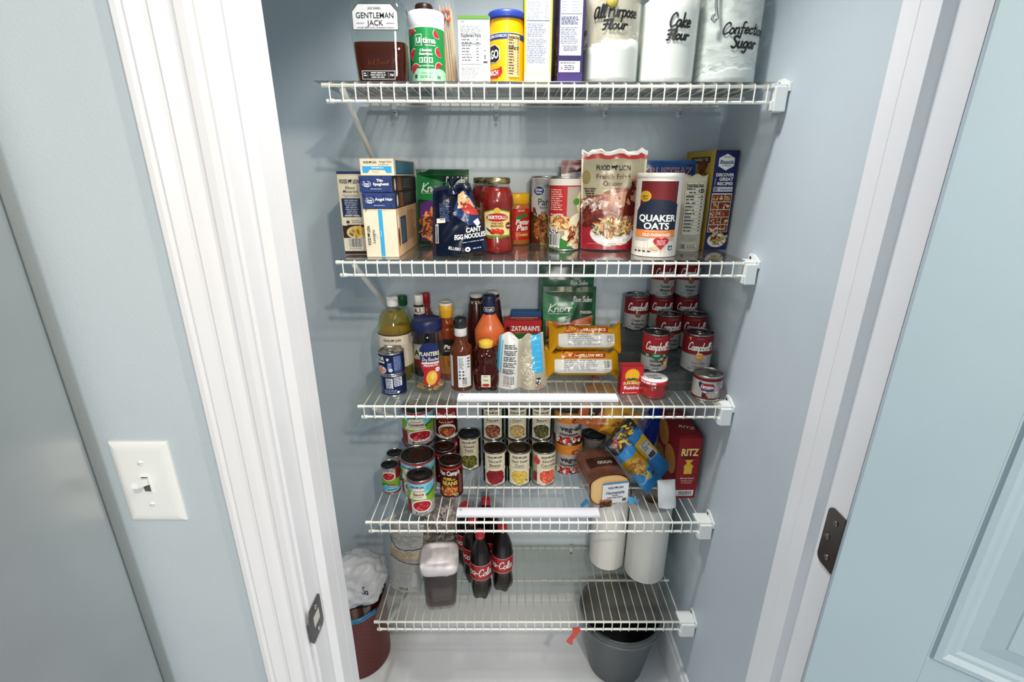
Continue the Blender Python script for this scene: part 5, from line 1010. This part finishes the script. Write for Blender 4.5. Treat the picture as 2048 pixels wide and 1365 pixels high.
tomato('small tomato paste can standing behind the other small can', (.0250, .197, z), .0260, .088, ['Tomato', 'Paste'], 2, .6, True, lid='#3a3836')
tomato('large crushed tomato can behind the tomato sauce can', (.1050, .142, z), .0500, .118, ['Crushed', 'Tomatoes'], 0, -.15)
tomato('large diced tomato can under another at the back left', (.0860, .247, z), .0490, .108, ['Diced', 'Tomatoes'], 0, .2)
tomato('large diced tomato can on top of the stack at the back left', (.0900, .247, z+.1083), .0490, .112, ['Diced', 'Tomatoes'], 1, .2)
tomato('tomato sauce can standing at the front edge, left side', (.1275, .053, z), .0370, .112, ['Tomato', 'Sauce'], 0, .12)
def beans(lab, loc, kind=0, rz=0, h=.112):
    a = Art(); R = 34; H = h*1000-9.4; a.r(-PI*R, 0, PI*R, H, '#6a151a' if not kind else '#5a1e1a', 0)
    if not kind:
        a.r(-PI*R, H*.88, PI*R, H*.93, '#a83a34', 1); a.t("Van Camp's", -2, H*.72, 14, W, 4, 1, w=62, sh=.05); a.t('PORK', -8, H*.56, 9, '#e6cf5a', 4, 1, w=24); a.t('and', 9, H*.56, 5, '#e6cf5a', 4, 1); a.t('BEANS', -2, H*.40, 13, '#e6cf5a', 4, 1, w=44); a.lines(-18, H*.36, 36, 1, 3, '#c98a50', 3); a.r(-30, H*.06, 22, H*.34, '#8a3a1e', 1); a.blobs(-4, H*.19, 26, 13, 44, ['#d9853a', '#c0642a', '#e9a862', '#8f3f1a'], 5, 2, 3); a.e(16, 8, 6, 5, '#e9e2c8', 5); a.e(16, 8, 4.5, 3.6, '#5a8a3a', 6)
        for k in range(4): a.r(27, H*(.1+.15*k), 36, H*(.1+.15*k)+11, '#c9a8a0', 3); a.r(28, H*(.1+.15*k)+1, 35, H*(.1+.15*k)+10, '#6a151a', 4)
    else:
        a.r(-PI*R, H*.62, PI*R, H, '#9a1f24', 1); a.t("Van Camp's", 2, H*.74, 14, W, 4, 1, w=56); a.t('Pork & Beans', 0, H*.53, 7, '#e6cf8a', 4, 1, w=46); a.e(2, H*.26, 30, 24, '#e6e2da', 2); a.e(2, H*.24, 26, 18, '#7a2418', 3); a.blobs(2, H*.24, 22, 13, 40, ['#b3562a', '#8f3018', '#d98a4a'], 4.5, 4, 5)
        a.r(-PI*R, 0, PI*R, 9, '#e6e2da', 1)
    can('bean_can', lab, 'can', loc, .0340, h, a, rz, 'pork and bean cans', base='#6a151a', lid='#4a3a34', metal='#8f8780')
beans('pork and beans can with yellow lettering at the front', (.2020, .125, z), 0, .05)
beans('dark bean can with brown lid just behind the front bean can', (.1745, .1955, z), 0, .5)
beans('bean can at the back under the pork and beans can', (.1745, .268, z), 1, .3, .108)
beans('pork and beans can on top of the back bean stack', (.1745, .268, z+.1083), 1, .1, .108)
def veg(words, lab, loc, food, side='#1d3a24', rz=0, r=.0362, h=.114, seed=1, asp=1.4, size=3, lid='#3f3d3a', bg='#5a2a1a', cream='#e6ddc2', extra=None):
    a = Art(); R = r*1000-.6; H = h*1000-9.4; a.r(-PI*R, 0, PI*R, H, side, 0); a.r(-R*.95, 0, R*.95, H, cream, 1); a.r(-PI*R, H*.965, PI*R, H, cream, 2)
    a.e(0, H*.27, R*.80, H*.27, '#efece2', 2); a.e(0, H*.27, R*.72, H*.235, bg, 3); a.blobs(0, H*.27, R*.6, H*.19, 130, food, size, 4, seed, asp); a.r(-R*.95, H*.47, R*.95, H*.56, cream, 8) if seed % 2 else None
    a.lion(0, H*.87, H*.062, K, 9, w=R*1.2)
    for k, s in enumerate(words): a.t(s, 0, H*(.735-.125*k), H*.082, '#2f3326', 9, 0, w=min(R*1.35, H*.062*len(s)))
    a.lines(-R*.5, H*.565 if len(words) > 1 else H*.66, R, 1, H*.03, '#8a8470', 9); a.lines(-R*.2, H*.03, R*.8, 1, H*.03, '#777', 9); a.e(R*.62, H*.14, R*.1, R*.06, '#555', 9)
    if extra: extra(a, R, H)
    can('vegetable_can', lab, 'can', loc, r, h, a, rz, 'cream labelled vegetable cans', base=side, lid=lid, metal='#a5a29c')
veg(['Sweet', 'Peas'], 'sweet peas can with cream label standing alone at the back', (.2435, .267, z), ['#7f7a2e', '#5f6122', '#98923e', '#4a4a1a'], '#17211a', .05, seed=3, asp=1.05, size=3, bg='#4a4a1e', lid='#2a2b28')
veg(['Sliced', 'Beets'], 'sliced beets can, leftmost of the three front vegetable cans', (.3275, .186, z), ['#7f1420', '#98202c', '#651018'], '#2a1416', .03, seed=5, asp=1.1, size=9, bg='#7f1420')
veg(['Super Sweet', 'Corn'], 'super sweet corn can in the middle of the three front vegetable cans', (.4010, .186, z), ['#e6c65a', '#f0d878', '#d4ae3e'], '#1d4a2c', .0, seed=7, asp=1.2, size=2.6, bg='#dcb84c')
veg(['Sliced', 'Carrots'], 'sliced carrots can, rightmost of the three front vegetable cans', (.4740, .186, z), ['#e0503a', '#f06a4a', '#c93f2c', '#f08a64'], '#d9d3b4', .35, seed=9, asp=1.1, size=6, bg='#d8442e', extra=lambda a, R, H: (a.e(-R*1.0, H*.78, R*.28, H*.12, '#c9383a', 8, rot=.5), a.r(-R*1.3, H*.1, -R*.95, H*.4, '#8a1f24', 8)))
for x, ws, fd, bgc, nm, sz, asp in ((.3195, ['Mushroom', 'Pieces'], ['#a8684a', '#8a4a30', '#c48a66', '#6f3622'], '#6f3622', 'mushroom', 4, 1.5), (.3945, ['White', 'Corn'], ['#d9b878', '#e6cf98', '#c49a58'], '#b98f50', 'white corn', 2.6, 1.3), (.4690, ['Green', 'Beans'], ['#6a6a3a', '#4f5430', '#8a864e', '#3c3a24'], '#3c3a24', 'green bean', 4, 2.6)):
    fr_ = {'mushroom': 'sliced beets', 'white corn': 'sweet corn', 'green bean': 'carrots'}[nm]
    veg(ws, f'vegetable can under the {nm} can, hidden behind the {fr_} can', (x, .266, z), fd, '#2a3a2a', 0, .0345, .108, seed=11, size=sz, asp=asp, bg=bgc)
    veg(ws, f'{nm} can on top of the stack behind the {fr_} can', (x, .266, z+.1083), fd, '#2a3a2a', 0, .0345, .108, seed=12, size=sz, asp=asp, bg=bgc)
def vegall(lab, loc, h=.107):
    a = Art(); R = 42; H = h*1000-9.4; a.r(-PI*R, 0, PI*R, H, '#e3dfdc', 0); a.r(-PI*R, H*.66, PI*R, H, '#d9862e', 1); a.e(6, H*.82, 30, 12, '#c46a20', 2); a.e(6, H*.82, 28, 10, '#d9862e', 3); a.e(14, H*.76, 13, 8, '#6a2e18', 4); a.blobs(14, H*.76, 9, 5, 12, ['#e6a862', '#b9502a', '#d9d0a0'], 2.6, 5, 2)
    a.t('veg-all', 2, H*.42, 16, K, 6, 1, w=66); a.t('Homestyle', -4, H*.26, 9, '#4a1a1c', 6, 1, w=58); a.lines(26, H*.27, 12, 2, 4, '#b9aaa6', 6)
    a.r(-PI*R, 0, PI*R, H*.20, '#6a1a1c', 1); a.blobs(0, H*.10, 50, H*.07, 60, ['#a8262a', '#e6e0cc', '#c0392b', '#8a1a1c', '#f0ead8'], 6, 3, 4, 1.2, True)
    can('mixed_vegetable_can', lab, 'can', loc, .0440, h, a, .08, 'orange topped mixed vegetable cans', base='#e3dfdc', lid='#6a4a2a', metal='#9a948c')
vegall('orange topped mixed vegetable can at the bottom of its stack', (.5560, .252, z))
vegall('orange topped mixed vegetable can stacked on its twin', (.5520, .252, z+.1073))
can('tall_canister', 'plain grey canister standing behind the bread loaf', 'canister', (.6400, .2665, z), .0360, .112, Art(), 0, None, '#6a6865', '#5c5a57', base='#6f6d69')
# bread loaf in a clear bag
bl = thing('bread_loaf', 'sliced loaf of bread in a clear bag with a white label on its end', 'bread', (.6500, .058, z), .17)
def loaf(off=0, n=34):
    P = []
    for i in range(n):
        t_ = 2*PI*i/n; x = math.sin(t_); y = -math.cos(t_)
        w_ = .056+off; h_ = .050+off; k = .78
        X = w_*(abs(x)**k)*(1 if x > 0 else -1); Y = .051+h_*(abs(y)**k)*(1 if y > 0 else -1)
        if Y > .06: X *= 1+.10*min(1, (Y-.06)/.02)*(1 if Y < .088 else .55)
        P.append((X, Y))
    return P
m = MB(); LL = .150; prev = None; st = 22; n = 34; vs = []
for j in range(st+1):
    o_ = -.0012*abs(math.sin(j*PI*.5*1.0)) if j % 2 else 0
    sc = 1-.10*max(0, (j-18)/4)**2
    for X, Y in loaf(o_): vs.append((X*sc, .004+LL*j/st, .0015+Y*sc))
fs = [[j*n+i, (j+1)*n+i, (j+1)*n+(i+1) % n, j*n+(i+1) % n] for j in range(st) for i in range(n)]
m.add(vs, fs, '#7a3a1c', 'paper', True); m.add(vs[-n:], [list(range(n))], '#7a3a1c', 'paper'); m.build('crust', bl)
m = MB(); q = loaf(-.002); m.add([(X, .0036, .0015+Y) for X, Y in q], [list(range(n))[::-1]], '#d9a866', 'paper'); q = loaf(-.006); m.add([(X, .0032, .0015+Y) for X, Y in q], [list(range(n))[::-1]], '#e3bd82', 'paper'); m.build('heel_slice', bl)
m = MB(); vs = []
for j in range(9):
    for i, (X, Y) in enumerate(loaf(.003)):
        nz = .003*noise.noise(Vector((X*40, j*.7, Y*40))); vs.append((X+nz, -.001+(LL+.012)*j/8, max(.0006, .0015+Y+nz)))
m.add(vs, [[j*n+i, (j+1)*n+i, (j+1)*n+(i+1) % n, j*n+(i+1) % n] for j in range(8) for i in range(n)], '#fff', 'clear_film', True); m.build('bag_film', bl)
m = MB(); a = Art(); a.r(-22, 12, 54, 80, '#dfe0e4', 0); a.r(-22, 75, 54, 80, '#2f86c4', 1); a.lion(16, 60, 6.5, K, w=44); a.t('Homestyle', 16, 43, 9, '#24567a', 4, 1, w=54); a.t('SLICED', 16, 36, 4, '#444', 4, 1); a.t('ENRICHED BREAD', 16, 29, 4, '#333', 4, 1, w=46); a.r(38, 16, 50, 26, '#555', 2); a.poly([(-28, 2), (6, 2), (8, 20), (2, 24), (-22, 24), (-28, 18)], '#4a2416', 5); a.e(-10, 23, 18, 4, '#9a5a34', 6); a.blobs(-10, 12, 14, 8, 30, ['#6a3a22', '#8a5a3a', '#3a1a0e'], 2, 6, 3)
a.bake(m, lambda x, y, o: (x, -.0022-o, y), mat='gloss'); m.build('end_label', bl)
m = MB(); a = Art(); a.r(-44, 0, 40, 46, '#3a2320', 0); a.t('GOOD', 4, 24, 14, '#e6e2dc', 3, 1, w=44, rot=PI); a.lines(-22, 36, 44, 1, 4, '#8a706a', 3)
a.bake(m, lambda x, y, o: (x, .045+y*.9, .1058+o-.9*abs(x)**2*1.8-.0), dx=8, mat='gloss'); m.build('top_print', bl)
for s, pts in ((-1, [(-.056, .004, .02), (-.085, -.01, .006), (-.075, .02, .003), (-.056, .03, .012)]), (1, [(.054, .0, .03), (.085, -.012, .020), (.095, .004, .003), (.060, -.004, .003)])):
    m = MB(); m.grid(lambda u, v: tuple(sum(c*wt for c, wt in zip(cs, ((1-u)*(1-v), u*(1-v), u*v, (1-u)*v))) + .004*noise.noise(Vector((u*6, v*6, s))) * (k == 2) for k, cs in enumerate(zip(*pts))), 8, 6, '#4aa6dc', 'film'); m.build('bag_corner', bl)
# snack bags
a = Art(); a.r(-140, 0, 140, 150, '#d9862e', 0); a.poly([(-140, 0), (-140, 150), (-85, 150), (-70, 0)], '#c4622c', 1); a.poly([(-60, 0), (-90, 150), (60, 150), (20, 0)], '#dca63a', 1); a.poly([(20, 0), (60, 150), (140, 150), (140, 0)], '#6f86c4', 1); a.poly([(62, 0), (86, 150), (140, 150), (140, 0)], '#1f48b8', 2)
a.poly([(-50, 100), (-56, 146), (84, 146), (78, 96)], '#c9c9c6', 3); a.lines(-44, 140, 118, 9, 4.6, '#55565a', 4); a.bars(56, 108, 20, 22, 5); a.poly([(-10, 8), (30, 50), (52, 44), (80, 30), (66, 8)], '#7a4a1a', 3); a.blobs(34, 24, 34, 14, 20, ['#8a5a22', '#a8762e', '#6a3c14'], 9, 4, 3, 1.8); a.poly([(48, 12), (74, 34), (84, 26), (62, 8)], '#c49a3a', 7)
a.e(-98, 70, 16, 40, '#2a1a14', 3); a.blobs(-98, 70, 12, 34, 16, ['#e0d0b0', '#8a5a3a'], 3, 4, 5)
pouch('chip_bag', 'big orange, yellow and blue chip bag slumped against the red cracker box', 'bag', (.688, .212, z+.126), .205, .118, .075, .075, a, '#d9862e', '#b9bcc4', rz=.10, rx=-.50, ry=.50, crk=.006, seed=41, mat='foil', lying=True)
a = Art(); a.r(-105, 0, 105, 110, '#e0ae1e', 0); a.r(-105, 0, -58, 110, '#17161a', 1); a.poly([(-58, 0), (-66, 110), (-34, 110), (-28, 0)], '#2a7fc4', 2); a.blobs(-80, 60, 20, 40, 40, ['#3a3a40', '#0f0f12', '#6a6a70', '#b33a24', '#e9c23a', '#2f7a34'], 6, 2, 3); a.poly([(18, 0), (34, 110), (105, 110), (105, 0)], '#2b86cc', 2); a.poly([(60, 0), (40, 60), (50, 62), (70, 0)], '#5fb0e6', 3)
a.r(-20, 74, 40, 104, '#cfcfcc', 3); a.lines(-18, 100, 36, 5, 5, '#444', 4); a.r(22, 78, 38, 100, '#3a3a3c', 4); a.poly([(-26, 14), (6, 50), (30, 40), (36, 16), (10, 6)], '#b3822e', 4); a.blobs(6, 26, 24, 14, 16, ['#d9b060', '#8a5a20', '#c49a48'], 9, 5, 3, 1.5); a.t('DIP', 52, 24, 16, '#e6c23a', 6, 1, w=30); a.t('CHIPS', 48, 44, 9, '#17161a', 6, 1, w=30); a.r(40, 56, 66, 62, '#b33a2a', 5)
pouch('chip_bag', 'smaller black, yellow and blue chip bag hanging down between the bread and white packet', 'bag', (.703, .106, z+.089), .176, .064, .052, .052, a, '#e0ae1e', '#9aa', rz=-.05, rx=-.50, ry=.88, crk=.005, seed=43, mat='foil', lying=True)
pouch('paper_packet', 'small white folded packet lying beside the red cracker box', 'packet', (.815, .056, z+.001), .052, .076, .032, .02, Art(), '#e6e8ea', rz=.1, rx=-.35, crk=.002, seed=45, mat='paper')
a = Art(); a.r(-31.5, 1, 31.5, 196, '#8e1a20', 1); a.t('RITZ', 0, 142, 22, '#efdf8a', 4, 1, w=48); a.e(0, 136, 20, 4, '#5a0f14', 2); a.poly([(-10, 128), (14, 128), (5, 117), (12, 112), (12, 110), (-9, 110), (-9, 112), (-4, 117)], '#e3b93a', 3); a.r(-10, 82, 13, 111, '#e3b93a', 3); a.e(2, 106, 15, 5, '#c9a6a0', 2); a.e(2, 107, 13.6, 3.8, '#8e1a20', 2.5)
a.t('did you know?', 2, 66, 5, '#e9d0c8', 4, 1, w=40); a.t('simply twist', 2, 58, 4.6, '#e9d0c8', 4, 0, w=34); a.t('to reclose', 2, 51, 4.6, '#e9d0c8', 4, 0, w=30); a.r(-25, 8, 26, 28, W, 2); a.bars(-18, 10, 38, 15, 3, m=0)
b = Art(); b.r(-82, 1, 82, 196, '#8e1a20', 1); b.e(-40, 150, 44, 40, '#c98a3a', 2); b.blobs(-40, 150, 30, 28, 20, ['#d9a85a', '#b9742a'], 4, 3, 3, 1); b.e(-50, 60, 40, 38, '#b3742e', 2); b.e(30, 100, 44, 42, '#c9883a', 2)
tp = Art(); tp.r(-31, -81, 31, 81, '#9a1f26', 1); tp.t('RITZ', 4, -30, 14, W, 3, 1, w=44, rot=-.4); tp.lines(-20, 60, 40, 2, 6, '#e0b8b0', 3)
carton('cracker_box', 'tall red cracker box with yellow letters standing by the right wall', 'box', (.8720, .178, z), .064, .164, .198, .02, '#8e1a20', a, left=b, side='#7a151b', top=tp, topcol='#9a1f26')

# ------------------------------------------------------------------ lowest shelf
z = BZ[4]
a = Art(); a.r(-54, 0, 54, 232, '#d4d3d0', 0); a.r(-54, 110, 54, 140, '#b9a78c', 1); a.stroke([(-52, 172), (-30, 146), (0, 140), (54, 152)], 2.6, '#2a2a2a', 3); a.stroke([(-50, 112), (-20, 104), (54, 96)], 2.6, '#2a2a2a', 3)
for k in range(12): a.lines(-48, 212-k*5.2, 96, 1, 4.6, '#8a8987', 2, .5, seed=k)
for k in range(8): a.lines(-46, 136-k*4, 92, 1, 4, '#75685a', 3, .4, seed=k)
for k in range(14): a.lines(-46, 90-k*5, 80, 1, 4, '#9a9a9a', 2, .45, seed=k)
a.t('10115', 6, 8, 8, '#333', 4, 1, w=30); a.r(30, 20, 46, 70, '#b0b4b8', 3)
pouch('pantry_bag', 'tall white bag printed with grey text standing behind the lidded container', 'bag', (.040, .122, z+.003), .108, .228, .050, .018, a, '#d8d7d4', '#c9c8c4', rz=-.22, rx=-.10, ry=.05, crk=.004, seed=51, mat='paper', taper=.06)
a = Art(); a.r(-65, 0, 65, 225, '#b9b0a8', 0); a.blobs(0, 110, 55, 90, 260, ['#cfc6bc', '#8c8480', '#a89a90', '#d9d4ce', '#6f6a68', '#b39a94'], 9, 1, 3, 1.8, True); a.e(10, 150, 9, 9, '#5a5a5a', 5); a.e(10, 150, 6, 6, '#c9c4be', 6)
pouch('snack_bag', 'crinkled grey see-through bag behind the lidded container', 'bag', (.133, .248, z+.002), .125, .222, .055, .015, a, '#b9b0a8', crk=.006, seed=53, mat='gloss', rx=-.08, taper=-.15)
fc = thing('food_container', 'clear square food container with white lid, partly filled with brown contents', 'container', (.1625, .080, z), .10)
ff = sq(5)
m = MB(); m.lathe([(0, .004), (.042, .001), (.0455, .004), (.0475, .02), (.0520, .145), (.0505, .1455), (.0505, .1450), (.046, .02), (.044, .007), (0, .007)], '#fff', 'smoke', 56, rfun=ff); m.build('tub', fc)
m = MB(); m.lathe([(0, .008), (.0432, .008), (.0450, .02), (.0470, .070), (.030, .084), (0, .090)], '#54281c', 'tissue', 56, rfun=ff); m.build('contents', fc)
m = MB(); m.lathe([(.0515, .140), (.0565, .142), (.0570, .158), (.0545, .164), (.0440, .1652), (.0430, .1642), (.0340, .1640), (.0330, .1632), (.0300, .1632), (.0292, .1640), (.0, .1642)], '#ddd6d8', 'plastic', 64, rfun=ff); m.build('lid', fc)
m = MB(); m.lathe([(.0522, .1375), (.0545, .138), (.0545, .1405), (.052, .141)], '#c9c4c4', 'plastic', 56, rfun=ff); m.build('seal', fc)
# six bottles of cola
def cola(lab, loc, rz):
    t = thing('cola_bottle', lab, 'bottle', loc, rz, 'dark cola bottles with red caps')
    P = [(0, .008), (.014, .005), (.0215, .0), (.026, .003), (.0295, .014), (.0312, .026), (.0318, .040), (.0292, .060), (.0305, .074), (.0322, .081), (.0322, .135), (.0315, .142), (.0290, .165), (.0215, .190), (.0135, .208), (.0118, .216), (.0118, .222)]
    m = MB(); m.lathe(P, '#160b09', 'gloss', 50, rfun=lambda a, zz: 1+(.16*max(0, 1-zz/.040)*math.cos(5*a) if zz < .040 else 0)+(.010*math.cos(10*a) if .145 < zz < .20 else 0)); m.build('body', t)
    a = Art(); R = 32.5; a.r(-PI*R, 0, PI*R, 56, '#a81c24', 0); a.r(-PI*R, 0, PI*R, 1.6, '#e6b0b0', 2); a.r(-PI*R, 54.4, PI*R, 56, '#e6b0b0', 2); a.scr('Coca', -56, 20, 26, W, 3, w=48); a.t('-', -28, 22, 18, W, 4, 1); a.scr('Cola', -2, 18, 26, W, 3, w=44); a.lines(30, 46, 30, 8, 5, '#e0a0a0', 3); a.r(64, 10, 84, 40, W, 2); a.bars(66, 12, 16, 24, 3, m=0); a.e(28, 9, 6, 5, '#e0a0a0', 3); a.lines(-98, 44, 26, 7, 5, '#e0a0a0', 3)
    m = MB(); a.bake(m, cyl(.0326, .080), dx=6, mat='gloss'); m.build('label', t)
    m = MB(); m.lathe([(.0128, .2175), (.0148, .219), (.0148, .2215), (.0142, .222), (.0142, .2355), (.0128, .2380), (.009, .2382), (.0085, .2376), (0, .2376)], '#c22a30', 'plastic', 48, rfun=lambda a, zz: 1+.012*math.cos(24*a)*(zz < .236)); m.build('cap', t)
    return t
co = [('front left of the six pack beside the lidded container', .2840, .098), ('front right of the six pack', .3500, .126), ('middle row left of the six pack', .2560, .160), ('middle row right of the six pack', .3215, .189), ('back row left of the six pack', .2280, .222), ('back row right of the six pack', .2935, .251)]
for k, (s, x, y) in enumerate(co): cola(f'small cola bottle, {s}', (x, y, z), .55-.3*(k % 2)+.12*k)
# paper towels
def roll(lab, loc, r, h, rz):
    t = thing('paper_towel_roll', lab, 'paper towels', loc, rz, 'upright paper towel rolls')
    m = MB(); P = [(.021, .002), (r-.003, 0), (r-.0006, .0015), (r, .004), (r, h-.004), (r-.0006, h-.0015), (r-.003, h), (.021, h-.001)]
    m.lathe(P, '#e9e6e0', 'tissue', 64, rfun=lambda a, zz: 1+.003*noise.noise(Vector((math.sin(a)*3, math.cos(a)*3, zz*9)))); m.build('sheets', t)
    m = MB(); m.lathe([(.0195, .001), (.0208, .001), (.0208, h), (.0195, h), (.0195, .001)], '#b59a78', 'paper', 32); m.build('core', t)
    m = MB(); m.lathe([(r+.0006, .003), (r+.0006, h-.006)], '#eeebe4', 'tissue', 10, arc=(-.9, .05)); m.build('loose_sheet', t)
roll('paper towel roll, the left and further back of the two', (.7030, .242, z), .0580, .279, .2)
roll('paper towel roll, the right one near the wall', (.8180, .192, z), .0640, .279, -.1)
# ribbon hanging from the front edge
m = MB(); pts = [(.010, 0, .020), (.016, -.001, .006), (.004, -.004, -.012), (-.006, -.006, -.026), (.002, -.003, -.046)]
wd = [.010, .011, .012, .010, .003]
vs = []
for (x, y, zz), q in zip(pts, wd): vs += [(x-q, y-.0004, zz-q*.3), (x+q, y-.0004, zz+q*.3), (x+q, y+.0004, zz+q*.3), (x-q, y+.0004, zz-q*.3)]
m.add(vs, [[j*4+i, j*4+(i+1) % 4, (j+1)*4+(i+1) % 4, (j+1)*4+i] for j in range(4) for i in range(4)], '#c0392f', 'film')
o = m.build('red_ribbon'); o.location = (.556, -.0065, .338); tag(o, 'scrap of red ribbon hanging from the front of the lowest shelf', 'ribbon')

# ------------------------------------------------------------------ on the floor
bk = thing('bucket', 'dark grey plastic bucket on the floor under the lowest shelf', 'bucket', (.743, .163, 0))
H, r0, r1 = .248, .093, .134
m = MB(); m.lathe([(0, .003), (r0-.004, 0), (r0, .003), (r1-.004, H-.028), (r1-.0015, H-.027), (r1+.001, H-.003), (r1, H), (r1-.003, H), (r1-.006, H-.02), (r0-.003, .008), (0, .008)], '#4c5254', 'plastic', 64); m.build('pail', bk)
m = MB(); m.lathe([(0, .0085), (r0-.004, .0085), (r1-.0075, H-.022)], '#17181b', 'plastic', 48); m.build('dark_inside', bk)  # inner shell, darker than the pail itself
m = MB(); m.grid(lambda u, v: ((r1-.004+.016*v)*math.sin(-.95+.5*u), -(r1-.004+.016*v)*math.cos(-.95+.5*u), H+.002+.012*v), 8, 3, '#555b5d', 'plastic'); m.build('pour_lip', bk)
for s in (-1, 1):
    m = MB(); m.lathe([(0, 0), (.014, 0), (.014, .006), (.008, .008), (0, .008)], '#454b4d', 'plastic', 20); o = m.build('handle_lug', bk)
    q = s*1.35+.35; o.location = ((r1-.002)*math.sin(q), -(r1-.002)*math.cos(q), H-.018); o.rotation_euler = (PI/2, 0, q)
m = MB(); m.tube([((r1+.006)*math.sin(-1.0+q*2.70), -(r1+.006)*math.cos(-1.0+q*2.70)-.004*math.sin(PI*q), H-.018+.004*math.sin(PI*q)) for q in [k/20 for k in range(21)]], .003, '#5f6668', 'plastic', 8); m.build('handle', bk)
bn = thing('waste_bin', 'round dark brown woven bin on the floor left of the shelves', 'bin', (-.160, .192, 0))
m = MB(); H = .270; R = .107; P = [(0, .002), (R-.012, 0), (R-.004, .003)]+[(R-.004+.004*j/60, .006+(H-.016)*j/60) for j in range(61)]+[(R+.003, H-.006), (R+.003, H), (R-.003, H), (R-.006, .01), (0, .008)]
m.lathe(P, '#5c1206', 'plastic', 120, rfun=lambda a, zz: 1+(.008*math.cos(30*a+PI*int(zz/.0090))*abs(math.sin(zz*PI/.0090)) if .006 < zz < H-.012 else 0)); m.build('basket', bn)
m = MB(); m.lathe([(R-.008, H-.02), (R-.003, H+.001), (R+.0045, H+.001), (R+.0055, H-.012)], '#2e6f96', 'film', 60, rfun=lambda a, zz: 1+.01*math.cos(13*a), arc=(-.6, 1.0)); m.build('blue_liner', bn)
bm = bmesh.new(); bmesh.ops.create_icosphere(bm, subdivisions=5, radius=1)
m = MB(); vs = []
for v in bm.verts:
    c = v.co; n1 = noise.noise(c*1.6+Vector((3, 1, 7))); n2 = 1-abs(noise.noise(c*3.6+Vector((5, 2, 1))))*2; n3 = 1-abs(noise.noise(c*8+Vector((1, 9, 4))))*2
    f = 1+.20*n1+.10*n2+.045*n3; vs.append((c.x*.095*f+(.03*max(0, c.z)), c.y*.088*f, .34+c.z*(.088 if c.z > 0 else .075)*f))
bm.verts.index_update(); m.add(vs, [[v.index for v in f.verts] for f in bm.faces], '#dcdde2', 'white_bag', True); bm.free()
o = m.build('plastic_bag'); o.location = (-.146, .184, .002); tag(o, 'crumpled white plastic shopping bag stuffed in the top of the brown bin', 'plastic bag')
m = MB(); a = Art(); a.scr('Sa', 0, 0, 30, '#232a55', 4, sh=.1, w=30); a.bake(m, lambda x, y, o_: (.062+x*.7, -.078-x*.1, .36+y), dx=4, mat='film'); m.build('printed_mark', o)
